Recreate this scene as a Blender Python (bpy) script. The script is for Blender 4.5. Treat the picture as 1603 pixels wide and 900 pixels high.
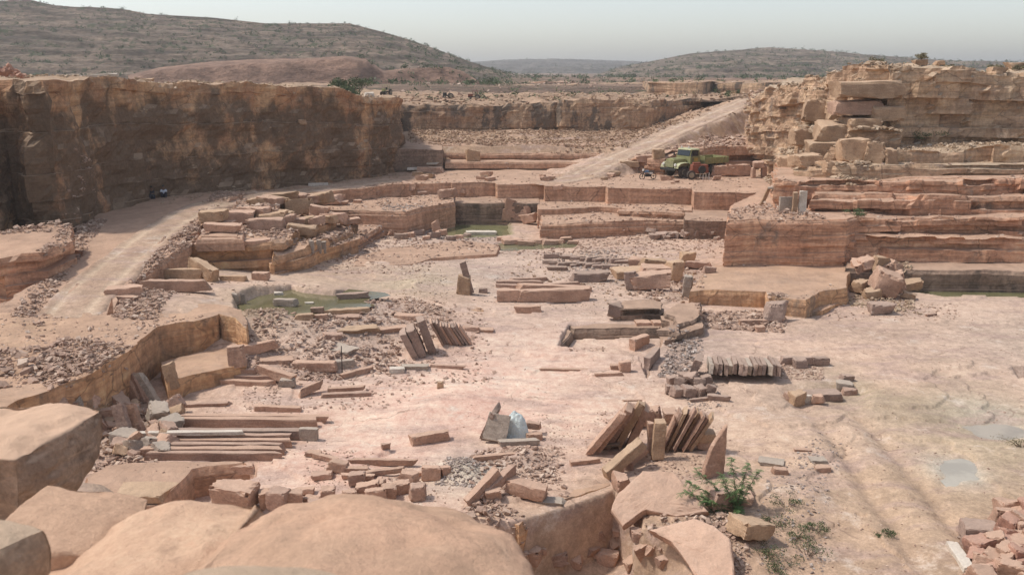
import bpy, bmesh, math, random
import numpy as np
from mathutils import Vector, Matrix, Euler
from mathutils.geometry import delaunay_2d_cdt
R = math.radians
random.seed(7); rng = np.random.default_rng(7)
for o in list(bpy.data.objects): bpy.data.objects.remove(o)
S = bpy.context.scene; COL = S.collection

# ------------------------------------------------ camera, sky, sun, exposure
F = 1388.0; CH = 13.5; PITCH = math.atan(338 / F)
cam = bpy.data.cameras.new('camera'); camo = bpy.data.objects.new('camera', cam); COL.objects.link(camo)
camo.location = (0, 0, CH); camo.rotation_euler = (math.pi / 2 - PITCH, 0, 0)
cam.sensor_width = 36; cam.lens = 36 * F / 1603; cam.clip_start = .05; cam.clip_end = 9000
cam.dof.use_dof = True; cam.dof.focus_distance = 50; cam.dof.aperture_fstop = 5.0
S.camera = camo
SUN_EL, SUN_AZ = 57, -80          # azimuth from +Y towards +X
W = bpy.data.worlds.new('World'); S.world = W; W.use_nodes = True
nt = W.node_tree; bg = nt.nodes['Background']
sky = nt.nodes.new('ShaderNodeTexSky'); sky.sky_type = 'NISHITA'; sky.sun_disc = False
sky.sun_elevation = R(SUN_EL); sky.sun_rotation = R(SUN_AZ); sky.dust_density = 1.3; sky.air_density = 1.0; sky.ozone_density = 1.0
hs = nt.nodes.new('ShaderNodeHueSaturation'); hs.inputs['Saturation'].default_value = .55; hs.inputs['Value'].default_value = 1.05
nt.links.new(sky.outputs[0], hs.inputs['Color']); nt.links.new(hs.outputs[0], bg.inputs[0]); bg.inputs[1].default_value = .15
sl = bpy.data.lights.new('sun', 'SUN'); sl.energy = 2.85; sl.angle = R(4); sl.color = (1, .95, .87)
so = bpy.data.objects.new('sun', sl); COL.objects.link(so)
sd = Vector((math.sin(R(SUN_AZ)) * math.cos(R(SUN_EL)), math.cos(R(SUN_AZ)) * math.cos(R(SUN_EL)), math.sin(R(SUN_EL))))
so.rotation_euler = sd.to_track_quat('Z', 'Y').to_euler(); so.location = (0, 0, 60)
S.view_settings.view_transform = 'Standard'; S.view_settings.look = 'None'; S.view_settings.gamma = 1
S.view_settings.exposure = 0.2
S.render.engine = 'CYCLES'

# ------------------------------------------------ photo geometry helpers
cp, sp = math.cos(PITCH), math.sin(PITCH)
def ray(px, py):
    u = (px - 801.5) / F; v = (450 - py) / F
    return Vector((u, cp + v * sp, -sp + v * cp))
def P(px, py, z):                      # point on the level z
    d = ray(px, py); t = (z - CH) / d.z
    return (d.x * t, d.y * t, z)
def D(px, Y, z):                       # point at distance Y, level z
    return ((px - 801.5) / F * (Y * cp + (CH - z) * sp), Y, z)
def zat(Y, py):
    d = ray(0, py); return CH + Y * d.z / d.y
def DP(px, Y, py):
    return D(px, Y, zat(Y, py))

# ------------------------------------------------ noise
def _h(i, j, k, s):
    n = (i * 374761393 + j * 668265263 + k * 2147483647 + s * 144665) & 0xffffffff
    n = ((n ^ (n >> 13)) * 1274126177) & 0xffffffff
    n = ((n ^ (n >> 16)) * 2246822519) & 0xffffffff
    return ((n ^ (n >> 15)) & 0xffffff) / float(0xffffff)
def vn(x, y, z=0, s=0):
    x, y, z = np.broadcast_arrays(np.asarray(x, float), np.asarray(y, float), np.asarray(z, float))
    i = np.floor(x).astype(np.int64); j = np.floor(y).astype(np.int64); k = np.floor(z).astype(np.int64)
    f = x - i; g = y - j; h = z - k
    f = f * f * (3 - 2 * f); g = g * g * (3 - 2 * g); h = h * h * (3 - 2 * h)
    def c(a, b, d): return _h(i + a, j + b, k + d, s)
    def l(a, b, t): return a + (b - a) * t
    return l(l(l(c(0,0,0), c(1,0,0), f), l(c(0,1,0), c(1,1,0), f), g), l(l(c(0,0,1), c(1,0,1), f), l(c(0,1,1), c(1,1,1), f), g), h) * 2 - 1
def fbm(x, y, z=0, s=0, o=4):
    r = 0; a = 1; t = 0; x = np.asarray(x, float); y = np.asarray(y, float); z = np.asarray(z, float)
    for q in range(o):
        r = r + a * vn(x, y, z, s + q * 17); t += a; a *= .5; x = x * 2.03; y = y * 2.03; z = z * 2.03
    return r / t
def sstep(a, b, x):
    t = np.clip((x - a) / (b - a), 0, 1); return t * t * (3 - 2 * t)
def polydist(X, Y, poly):              # signed distance, positive inside
    X = np.asarray(X, float); Y = np.asarray(Y, float)
    d = np.full(X.shape, 1e9); ins = np.zeros(X.shape, bool); n = len(poly)
    for a in range(n):
        x0, y0 = poly[a][:2]; x1, y1 = poly[(a + 1) % n][:2]
        dx, dy = x1 - x0, y1 - y0; L = dx * dx + dy * dy + 1e-12
        t = np.clip(((X - x0) * dx + (Y - y0) * dy) / L, 0, 1)
        d = np.minimum(d, np.hypot(X - x0 - t * dx, Y - y0 - t * dy))
        c = (y0 > Y) != (y1 > Y)
        xi = x0 + (Y - y0) * dx / (dy if abs(dy) > 1e-12 else 1e-12)
        ins ^= c & (X < xi)
    return np.where(ins, d, -d)

# ------------------------------------------------ materials
def mat(name):
    m = bpy.data.materials.new(name); m.use_nodes = True; t = m.node_tree
    b = t.nodes['Principled BSDF']; b.inputs['Roughness'].default_value = .92; b.inputs['Specular IOR Level'].default_value = .15
    return m, t, b
def N(t, kind, **kw):
    n = t.nodes.new('ShaderNode' + kind)
    for k, v in kw.items():
        if k in ('operation', 'blend_type', 'data_type', 'attribute_name', 'noise_dimensions', 'feature', 'distance', 'use_clamp'): setattr(n, k, v)
        else: n.inputs[k.replace('_', ' ')].default_value = v
    return n
def vec(t, src, sc):
    n = t.nodes.new('ShaderNodeVectorMath'); n.operation = 'MULTIPLY'; t.links.new(src, n.inputs[0]); n.inputs[1].default_value = sc; return n.outputs[0]
def noise(t, v, scale, detail=5, rough=.6):
    n = t.nodes.new('ShaderNodeTexNoise'); n.inputs['Scale'].default_value = scale; n.inputs['Detail'].default_value = detail
    n.inputs['Roughness'].default_value = rough; t.links.new(v, n.inputs['Vector']); return n.outputs['Fac']
def ramp(t, f, lo, hi, a=0., b=1.):
    n = t.nodes.new('ShaderNodeMapRange'); n.interpolation_type = 'SMOOTHSTEP'
    t.links.new(f, n.inputs['Value']); n.inputs['From Min'].default_value = lo; n.inputs['From Max'].default_value = hi
    n.inputs['To Min'].default_value = a; n.inputs['To Max'].default_value = b; return n.outputs[0]
def mth(t, op, a, b):
    n = t.nodes.new('ShaderNodeMath'); n.operation = op
    for i, v in enumerate((a, b)):
        if isinstance(v, (int, float)): n.inputs[i].default_value = v
        else: t.links.new(v, n.inputs[i])
    return n.outputs[0]
def mix(t, f, a, b, mode='MIX'):
    n = t.nodes.new('ShaderNodeMix'); n.data_type = 'RGBA'; n.blend_type = mode
    for i, v in ((0, f), (6, a), (7, b)):
        if isinstance(v, (int, float)): n.inputs[i].default_value = v
        elif isinstance(v, tuple): n.inputs[i].default_value = (*v, 1) if len(v) == 3 else v
        else: t.links.new(v, n.inputs[i])
    return n.outputs[2]
def bump(t, b, h, st, dist=.1):
    n = t.nodes.new('ShaderNodeBump'); n.inputs['Strength'].default_value = st; n.inputs['Distance'].default_value = dist
    t.links.new(h, n.inputs['Height']); t.links.new(n.outputs[0], b.inputs['Normal'])
def gray(t, f):
    n = t.nodes.new('ShaderNodeCombineColor')
    for i in range(3): t.links.new(f, n.inputs[i])
    return n.outputs[0]

def wrp(t, p, a=.5, s=1.2):
    nn_ = t.nodes.new('ShaderNodeTexNoise'); nn_.inputs['Scale'].default_value = s; nn_.inputs['Detail'].default_value = 4; t.links.new(p, nn_.inputs['Vector'])
    cs = t.nodes.new('ShaderNodeVectorMath'); cs.operation = 'SCALE'; cs.inputs[3].default_value = a; t.links.new(nn_.outputs['Color'], cs.inputs[0])
    cw = t.nodes.new('ShaderNodeVectorMath'); cw.operation = 'ADD'; t.links.new(p, cw.inputs[0]); t.links.new(cs.outputs[0], cw.inputs[1]); return cw.outputs[0]
def rock_mat(name, c1, c2, dust, strata=.35, stain=None, stain_lo=.45, stain_hi=.55, cap=None, dustamt=.8, line=7., low=None, streak=.3, joints=.5):
    m, t, b = mat(name)
    g = t.nodes.new('ShaderNodeNewGeometry'); p = g.outputs['Position']
    c = mix(t, ramp(t, noise(t, p, .35, 6, .62), .38, .62), c1, c2)
    st = noise(t, vec(t, p, (.12, .12, line / 3)), 1.6, 4, .7)             # bedding
    c = mix(t, strata, c, gray(t, ramp(t, st, .3, .7, .25, .85)), 'OVERLAY')
    sk = noise(t, vec(t, p, (1.3, 1.3, .12)), 1.5, 5, .65)                  # run-down streaks
    c = mix(t, streak, c, gray(t, ramp(t, sk, .3, .7, .25, .8)), 'OVERLAY')
    at = N(t, 'Attribute', attribute_name='hh').outputs['Fac']
    if low:
        f = mth(t, 'ADD', at, mth(t, 'MULTIPLY', mth(t, 'SUBTRACT', noise(t, vec(t, p, (1, 1, .4)), .5), .5), .8))
        c = mix(t, ramp(t, f, .3, .12), c, low)
    if stain:
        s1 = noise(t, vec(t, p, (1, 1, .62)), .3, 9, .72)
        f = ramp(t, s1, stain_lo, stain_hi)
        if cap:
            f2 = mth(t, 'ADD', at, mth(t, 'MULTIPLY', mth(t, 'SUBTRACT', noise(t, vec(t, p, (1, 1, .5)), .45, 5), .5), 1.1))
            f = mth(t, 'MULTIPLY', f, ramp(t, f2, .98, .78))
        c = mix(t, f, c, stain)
    vj = t.nodes.new('ShaderNodeTexVoronoi'); vj.feature = 'DISTANCE_TO_EDGE'; vj.inputs['Scale'].default_value = .55; t.links.new(vec(t, wrp(t, p), (1., 1., 1.7)), vj.inputs['Vector'])
    jf = mth(t, 'MULTIPLY', ramp(t, vj.outputs['Distance'], .03, .008), ramp(t, noise(t, p, .4, 3), .42, .56, 0, joints))
    c = mix(t, jf, c, (.10, .065, .045))
    fine = noise(t, p, 4.5, 8, .7)
    c = mix(t, .55, c, gray(t, ramp(t, fine, .25, .75, .3, .75)), 'OVERLAY')
    sx = t.nodes.new('ShaderNodeSeparateXYZ'); t.links.new(g.outputs['Normal'], sx.inputs[0])
    df = mth(t, 'MULTIPLY', ramp(t, sx.outputs[2], .45, .85), dustamt)
    dd = mix(t, ramp(t, noise(t, p, .8, 6), .35, .65), dust, tuple(v * .78 for v in dust))
    c = mix(t, df, c, dd)
    t.links.new(c, b.inputs['Base Color'])
    hgt = mth(t, 'ADD', mth(t, 'MULTIPLY', noise(t, p, 2.2, 9, .68), 1.), mth(t, 'MULTIPLY', st, .8))
    bump(t, b, hgt, .65, .22)
    return m

def ground_mat(name='floor_rock'):
    m, t, b = mat(name)
    g = t.nodes.new('ShaderNodeNewGeometry'); p = g.outputs['Position']
    col = N(t, 'Attribute', attribute_name='tint').outputs['Color']
    n1 = noise(t, vec(t, p, (1, 1, 1)), .25, 7, .65); n2 = noise(t, vec(t, p, (.35, 1, 1)), .7, 6, .65)
    c = mix(t, .5, col, gray(t, ramp(t, n1, .3, .7, .36, .66)), 'OVERLAY')
    c = mix(t, ramp(t, n2, .48, .64, 0, .6), c, (.40, .28, .235))          # greyish rubbed patches
    c = mix(t, ramp(t, noise(t, p, .55, 8, .7), .56, .7, 0, .6), c, (.52, .44, .37))
    c = mix(t, .5, c, gray(t, ramp(t, noise(t, p, 2.2, 10, .78), .3, .7, .25, .72)), 'OVERLAY')
    fine = noise(t, p, 11, 8, .8)
    c = mix(t, .5, c, gray(t, ramp(t, fine, .25, .75, .28, .72)), 'OVERLAY')
    cw = t.nodes.new('ShaderNodeVectorMath'); cw.operation = 'ADD'; nn_ = t.nodes.new('ShaderNodeTexNoise'); nn_.inputs['Scale'].default_value = .5; nn_.inputs['Detail'].default_value = 6; t.links.new(p, nn_.inputs['Vector'])
    cs = t.nodes.new('ShaderNodeVectorMath'); cs.operation = 'SCALE'; cs.inputs[3].default_value = 2.5; t.links.new(nn_.outputs['Color'], cs.inputs[0]); t.links.new(p, cw.inputs[0]); t.links.new(cs.outputs[0], cw.inputs[1])
    vc = t.nodes.new('ShaderNodeTexVoronoi'); vc.feature = 'DISTANCE_TO_EDGE'; vc.inputs['Scale'].default_value = .17; t.links.new(cw.outputs[0], vc.inputs['Vector'])
    crk = mth(t, 'MULTIPLY', ramp(t, vc.outputs['Distance'], .008, .002), ramp(t, noise(t, p, .3, 3), .45, .6))
    c = mix(t, mth(t, 'MULTIPLY', crk, .6), c, (.24, .16, .12))
    v = t.nodes.new('ShaderNodeTexVoronoi'); v.inputs['Scale'].default_value = 5; t.links.new(p, v.inputs['Vector'])
    spk = mth(t, 'MULTIPLY', ramp(t, v.outputs['Distance'], .16, .05), ramp(t, noise(t, p, .6, 4), .48, .62))
    c = mix(t, mth(t, 'MULTIPLY', spk, .7), c, (.22, .14, .11))
    t.links.new(c, b.inputs['Base Color'])
    h = mth(t, 'ADD', mth(t, 'MULTIPLY', noise(t, p, 3, 9, .7), 1.), mth(t, 'MULTIPLY', n2, .6))
    bump(t, b, h, .6, .12)
    return m

def stone_mat(name, c1, c2, dust, dustamt=.6, bd=.032, scale=1.):
    m, t, b = mat(name)
    tc = t.nodes.new('ShaderNodeTexCoord'); oi = t.nodes.new('ShaderNodeObjectInfo')
    ad = t.nodes.new('ShaderNodeVectorMath'); ad.operation = 'ADD'; cx = t.nodes.new('ShaderNodeCombineXYZ')
    r10 = mth(t, 'MULTIPLY', oi.outputs['Random'], 37.)
    for i in range(3): t.links.new(r10, cx.inputs[i])
    t.links.new(tc.outputs['Object'], ad.inputs[0]); t.links.new(cx.outputs[0], ad.inputs[1]); p = ad.outputs[0]
    c = mix(t, ramp(t, noise(t, p, .9 * scale, 6, .6), .35, .65), c1, c2)
    c = mix(t, .35, c, gray(t, ramp(t, oi.outputs['Random'], 0, 1, .3, .68)), 'OVERLAY')
    c = mix(t, ramp(t, noise(t, p, 2.2 * scale, 7, .75), .5, .66, 0, .6), c, tuple(v * .62 for v in c2))
    c = mix(t, ramp(t, noise(t, vec(t, p, (1, 1, 5)), 1.3 * scale, 6, .7), .54, .66, 0, .45), c, dust)
    c = mix(t, .55, c, gray(t, ramp(t, noise(t, p, 14 * scale, 8, .75), .25, .75, .28, .74)), 'OVERLAY')
    g = t.nodes.new('ShaderNodeNewGeometry'); sx = t.nodes.new('ShaderNodeSeparateXYZ'); t.links.new(g.outputs['Normal'], sx.inputs[0])
    c = mix(t, mth(t, 'MULTIPLY', ramp(t, sx.outputs[2], .4, .85), dustamt), c, dust)
    t.links.new(c, b.inputs['Base Color'])
    bump(t, b, mth(t, 'ADD', noise(t, p, 5 * scale, 10, .75), mth(t, 'MULTIPLY', noise(t, vec(t, p, (1, 1, 4)), 3 * scale, 6, .7), .5)), .9, bd * 1.6)
    return m
def plain(name, c, rough=.6, metal=0., var=.3):
    m, t, b = mat(name); b.inputs['Roughness'].default_value = rough; b.inputs['Metallic'].default_value = metal
    b.inputs['Specular IOR Level'].default_value = .4
    tc = t.nodes.new('ShaderNodeTexCoord')
    c = mix(t, var, c, gray(t, ramp(t, noise(t, tc.outputs['Object'], 5, 6), .3, .7, .3, .7)), 'OVERLAY')
    t.links.new(c, b.inputs['Base Color']); return m

DUST = (.50, .335, .24)
M = {}
M['ground'] = ground_mat()
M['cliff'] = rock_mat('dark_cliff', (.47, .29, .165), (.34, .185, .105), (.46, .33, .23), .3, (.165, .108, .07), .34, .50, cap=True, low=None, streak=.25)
M['bench'] = rock_mat('bench_rock', (.50, .305, .205), (.40, .235, .155), DUST, .35, streak=.3)
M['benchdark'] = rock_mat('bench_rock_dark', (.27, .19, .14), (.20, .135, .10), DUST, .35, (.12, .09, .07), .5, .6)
M['orange'] = rock_mat('orange_rock', (.55, .32, .175), (.42, .25, .15), DUST, .3, (.24, .175, .13), .52, .66, streak=.35)
M['red'] = rock_mat('red_strata', (.53, .30, .19), (.41, .22, .14), DUST, .6, (.27, .19, .145), .56, .68, streak=.25)
M['tan'] = rock_mat('tan_cliff', (.48, .325, .21), (.38, .245, .16), (.5, .38, .27), .45, (.27, .195, .15), .55, .68, streak=.3)
M['back'] = rock_mat('back_wall', (.42, .28, .18), (.33, .205, .13), (.40, .27, .185), .3, (.16, .12, .09), .5, .58, streak=.4)
M['stone'] = stone_mat('sandstone', (.50, .315, .225), (.39, .24, .17), (.58, .405, .30), .5)
M['grey'] = stone_mat('grey_sandstone', (.35, .245, .195), (.28, .195, .155), (.47, .345, .27), .5)
M['slate'] = stone_mat('grey_slab_stone', (.41, .33, .265), (.33, .265, .215), (.50, .415, .335), .5)
M['pale'] = stone_mat('pale_stone', (.60, .53, .45), (.50, .42, .34), (.66, .58, .49), .5)
M['tanstone'] = stone_mat('tan_stone', (.46, .305, .195), (.36, .23, .145), (.54, .39, .27), .5)
M['boulder'] = stone_mat('foreground_boulder', (.64, .405, .27), (.48, .30, .20), (.66, .435, .30), .4, .014, 3.)
M['rubble'] = stone_mat('rubble_stone', (.45, .29, .215), (.34, .215, .16), (.54, .39, .30), .4)

# ------------------------------------------------ object helpers
def tag(o, label=None, cat=None, group=None, kind=None):
    if label: o['label'] = label
    if cat: o['category'] = cat
    if group: o['group'] = group
    if kind: o['kind'] = kind
    return o
def link(name, me, m=None, parent=None, smooth=False):
    o = bpy.data.objects.new(name, me); COL.objects.link(o)
    if m: me.materials.append(m)
    if parent: o.parent = parent
    if smooth: me.polygons.foreach_set('use_smooth', [True] * len(me.polygons))
    return o
def gridmesh(name, X, Y, Z):
    r, c = X.shape; V = np.stack([X, Y, Z], -1).reshape(-1, 3)
    i = np.arange(r * c).reshape(r, c)
    q = np.stack([i[:-1, :-1], i[:-1, 1:], i[1:, 1:], i[1:, :-1]], -1).reshape(-1, 4)
    me = bpy.data.meshes.new(name); me.vertices.add(len(V)); me.vertices.foreach_set('co', V.ravel())
    me.loops.add(q.size); me.loops.foreach_set('vertex_index', q.ravel().astype(np.int32))
    me.polygons.add(len(q)); me.polygons.foreach_set('loop_start', np.arange(0, q.size, 4, dtype=np.int32))
    me.update(calc_edges=True); return me
def setcol(me, name, rgb):
    a = me.attributes.new(name, 'FLOAT_COLOR', 'POINT'); n = len(me.vertices)
    a.data.foreach_set('color', np.concatenate([rgb, np.ones((n, 1))], 1).astype(np.float32).ravel())

# ------------------------------------------------ quarry floor
def w2(pts, z): return [P(a, b, z) for a, b in pts]
pond1 = w2([(368,476),(400,462),(455,452),(478,458),(525,462),(541,453),(592,458),(600,462),(560,470),(580,476),(520,488),(500,495),(370,497)], 1.25)
pond2 = w2([(690,352),(705,345),(795,345),(800,368),(700,372)], 0)
pond3 = w2([(780,379),(905,376),(900,389),(770,391)], 0)
pond4 = w2([(1415,452),(1620,452),(1700,462),(1480,463)], 0)
lowpit = w2([(640,812),(705,822),(800,822),(850,806),(962,764),(1000,790),(1010,830),(1120,880),(1200,960),(700,1050),(560,900)], 0)
rectpit = w2([(891,511),(1041,509),(1040,528),(1012,590),(1000,560),(873,546)], 0)
nearpit = w2([(302,724),(350,722),(400,725),(400,745),(345,760),(330,800),(270,810),(240,795)], 0)
hole = w2([(1583,574),(1640,574),(1640,592),(1600,592)], 0)
softpit = w2([(1225,612),(1330,604),(1370,610),(1350,640),(1250,640)], 0)
puddle1 = w2([(1474,732),(1486,722),(1505,719),(1527,724),(1520,742),(1494,752)], 0); puddle2 = w2([(1498,657),(1530,652),(1603,664),(1640,680),(1545,678)], 0)
track1 = w2([(1480,640),(1603,650),(1620,700),(1490,700)], 0)
rampA = P(915, 272, 3.5); rampB = P(1172, 157, 9.6)
hp = [(400,480,1.5),(480,470,1.5),(560,475,1.3),(300,450,1.7),(350,430,1.6),(450,425,1.0),(550,425,.55),(620,430,.4),(650,470,.45),(610,500,.5),
      (430,520,.95),(500,506,.95),(580,490,.9),(520,530,.6),(600,545,.2),(400,560,.6),(450,590,.15),(650,560,0),(300,600,0),(400,640,0),(560,600,0),(700,500,.1),(700,430,.2),
      (550,390,.45),(480,390,.8),(350,400,1.4),(650,385,.2),(720,400,0),(700,460,.1),(250,480,2.0),(180,470,2.2),(60,560,.6),(100,640,0),(200,650,0),
      (760,560,0),(800,480,0),(800,400,0),(760,370,-.05),(900,600,0),(400,720,0),(200,760,0),(900,450,0),(650,350,0),(600,365,0),(700,700,0),(500,680,0),(1000,500,0),(1000,400,0)]
hpw = [(*P(a, b, c)[:2], c) for a, b, c in hp]
def gbase(X, Y):
    num = 0; den = 1e-9
    for x, y, z in hpw:
        d2 = ((X - x) ** 2 + (Y - y) ** 2) / (y * y)
        w = np.exp(-d2 / .0022) + 1e-5 / (d2 + 1e-3); num = num + w * z; den = den + w
    g = num / den
    g = g * sstep(2.5, -2.5, X + .5)
    # back zone
    u = X / Y
    tal = 5.2 + .7 * sstep(103, 118, Y + 3 * fbm(X * .15, Y * .15, 0, 3)) + .3 * fbm(X * .4, Y * .4, 0, 9)
    g = np.where(Y > 99, tal, g)
    ax, ay, az = rampA; bx, by, bz = rampB; L = math.hypot(bx - ax, by - ay)
    s = ((X - ax) * (bx - ax) + (Y - ay) * (by - ay)) / L; d = ((X - ax) * (by - ay) - (Y - ay) * (bx - ax)) / L
    rz = az + (bz - az) * np.clip(s / L, 0, 1)
    dn = d + .6 * fbm(X * .3, Y * .3, 0, 5)
    cone = np.where(d > 0, rz - np.maximum(0, dn - 2.) * 1.1, rz + .0 * d - np.maximum(0, -dn - 2.4) * .22)
    cone = np.where(s < -1, -9, cone) + np.where(np.abs(d) > 2.3, .35 * fbm(X * .7, Y * .7, 0, 8), 0)
    g = np.where(Y > 86, np.maximum(g, cone), g)
    return g
def gz(X, Y):
    g = gbase(X, Y)
    g = g + .05 * fbm(X * .25, Y * .25, 0, 1) + .015 * fbm(X * 1.5, Y * 1.5, 0, 2)
    # thin bedding steps
    t = fbm(X * .07, Y * .11, 0, 21, 5); g = g + .10 * sstep(.06, .063, t) + .09 * sstep(.24, .243, t) - .08 * sstep(-.2, -.203, t)
    jx = X + .12 * fbm(X * 1.2, Y * 1.2, 0, 31) + .5 * sstep(10, 14, X) * sstep(40, 34, Y) * fbm(X * .8, Y * .8, 0, 35); jy = Y + .12 * fbm(X * 1.2, Y * 1.2, 0, 33)
    for poly, dep, w, lvl in ((pond1, .55, .25, None), (pond2, .35, .3, None), (pond3, .25, .5, None), (pond4, .25, .4, None), (rectpit, .62, .1, None), (nearpit, .7, .1, None), (hole, .5, .1, None), (softpit, .3, .8, None), (track1, .12, 1.5, None), (puddle1, .2, 1.5, None), (puddle2, .2, 1.6, None)):
        d = polydist(jx, jy, poly); g = g - dep * sstep(-w / 2, w / 2, d)
    d = polydist(jx, jy, lowpit)
    right = sstep(5.6, 2.2, X - .45 * (Y - 22))           # east side rises as a scree slope
    g = g - 2.0 * sstep(0, .35, d) * np.maximum(right, .0) - .25 * sstep(0, 1, d)
    # open front edge of rectangular pit slopes up to the floor
    # cart track ruts bottom right
    xr = X - (12.1 + .9 * np.sin((Y - 20) * .13)); 
    rut = np.exp(-((np.abs(xr) - .95) / .34) ** 2) * sstep(38, 30, Y); g = g - .15 * rut + .07 * np.exp(-(np.abs(xr) / .4) ** 2) * sstep(38, 30, Y)
    rough = sstep(2.5, 5, X) * sstep(34, 30, Y)
    g = g + rough * .07 * fbm(X * .9, Y * .9, 0, 41)
    # raised heap at east of pit
    for (a, b, r, h) in MOUNDS:
        x, y, _ = P(a, b, 0); q = np.hypot(X - x, (Y - y)) / r
        g = g + h * np.exp(-q * q * 2) * (1 + .35 * fbm(X * 1.1, Y * 1.1, 0, 50))
    return g
MOUNDS = [(1040,830,2.0,.2),(1150,850,2.0,.3),(425,528,1.5,.4),(650,455,1.8,.3),(730,745,1.0,.5),(820,720,1.4,.35),(470,425,3.0,.3),(860,660,1.0,.15),(1290,700,3,.2),(1240,790,2.2,.35)]
def make_floor():
    nc, nr = 980, 760
    u = np.linspace(-.86, .86, nc); y = 11.5 * (134 / 11.5) ** np.linspace(0, 1, nr)
    Yg, U = np.meshgrid(y, u, indexing='ij'); Xg = U * Yg
    Z = gz(Xg, Yg)
    me = gridmesh('quarry_floor', Xg, Yg, Z)
    # stone and dust colour by area; pale central floor has sunlit brightness painted in
    base = np.array([.50, .345, .255]); col = np.tile(base, (nr, nc, 1)).astype(float)
    areas = [(950,560,8,(.62,.43,.32),.8),(700,640,8,(.67,.465,.36),.9),(560,780,6,(.67,.465,.36),.8),(800,600,6,(.68,.475,.37),.8),(860,480,5,(.50,.375,.30),.7),(700,390,8,(.47,.355,.285),.8),(740,430,5,(.46,.35,.28),.7),
             (1500,560,10,(.52,.375,.285),.7),(1350,540,8,(.53,.365,.27),.6),(1550,520,6,(.47,.375,.30),.8),(1420,500,5,(.44,.30,.225),.7),(1450,760,7,(.46,.325,.22),.9),(1350,850,6,(.45,.315,.215),.9),(1550,680,4,(.42,.33,.225),.8),
             (1230,840,3,(.42,.29,.20),.8),(1060,860,4,(.44,.29,.20),.9),(900,860,3,(.40,.28,.19),.9),(1500,735,.9,(.45,.44,.38),.9),(1560,650,1.6,(.40,.36,.28),.8),(1340,620,1.8,(.36,.29,.19),.8),(1280,660,2.5,(.46,.33,.25),.6),(820,720,1.6,(.46,.33,.25),.8),(735,745,1.3,(.46,.40,.32),.9),
             (1150,680,4,(.58,.41,.30),.6),(1080,560,4,(.40,.30,.245),.7),(980,430,6,(.46,.35,.28),.6),(480,430,5,(.44,.31,.21),.9),(430,520,3,(.42,.31,.21),.9),(560,530,4,(.44,.34,.28),.7),(640,455,3,(.43,.34,.24),.9),(560,405,6,(.55,.40,.30),.6),
             (1430,480,6,(.52,.38,.29),.6),(300,470,5,(.50,.38,.29),.6),(150,480,8,(.50,.37,.28),.6)]
    for a, b, r, c, k in areas:
        x, yy, _ = P(a, b, 0); q = np.hypot(Xg - x, (Yg - yy) * .8) / r * (1 + .5 * fbm(Xg * .3, Yg * .3, 0, 61))
        w = (np.exp(-q * q) * k)[..., None]; col = col * (1 - w) + np.array(c) * w
    bk = sstep(95, 101, Yg)[..., None]; col = col * (1 - bk) + np.array([.38, .25, .165]) * bk
    ax, ay, az = rampA; bx, by, bz = rampB; L = math.hypot(bx - ax, by - ay)
    d = np.abs((Xg - ax) * (by - ay) - (Yg - ay) * (bx - ax)) / L; rr = (sstep(2.6, 1.9, d) * sstep(84, 90, Yg))[..., None]
    col = col * (1 - rr) + np.array([.44, .31, .22]) * rr
    g1 = (sstep(-.5, .1, np.maximum(polydist(Xg, Yg, pond4), polydist(Xg, Yg, pond2))))[..., None] * .8
    col = col * (1 - g1) + np.array([.20, .19, .09]) * g1
    xr = Xg - (12.1 + .9 * np.sin((Yg - 20) * .13)); rt = (np.exp(-((np.abs(xr) - .95) / .3) ** 2) * sstep(38, 30, Yg) * .28 * (1 + .8 * fbm(Xg * .7, Yg * .7, 0, 77)))[..., None]; col = col * (1 - rt) + np.array([.34, .225, .15]) * rt
    setcol(me, 'tint', col.reshape(-1, 3))
    o = link('quarry_floor', me, M['ground'], smooth=False); tag(o, kind='structure'); return o
make_floor()

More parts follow.
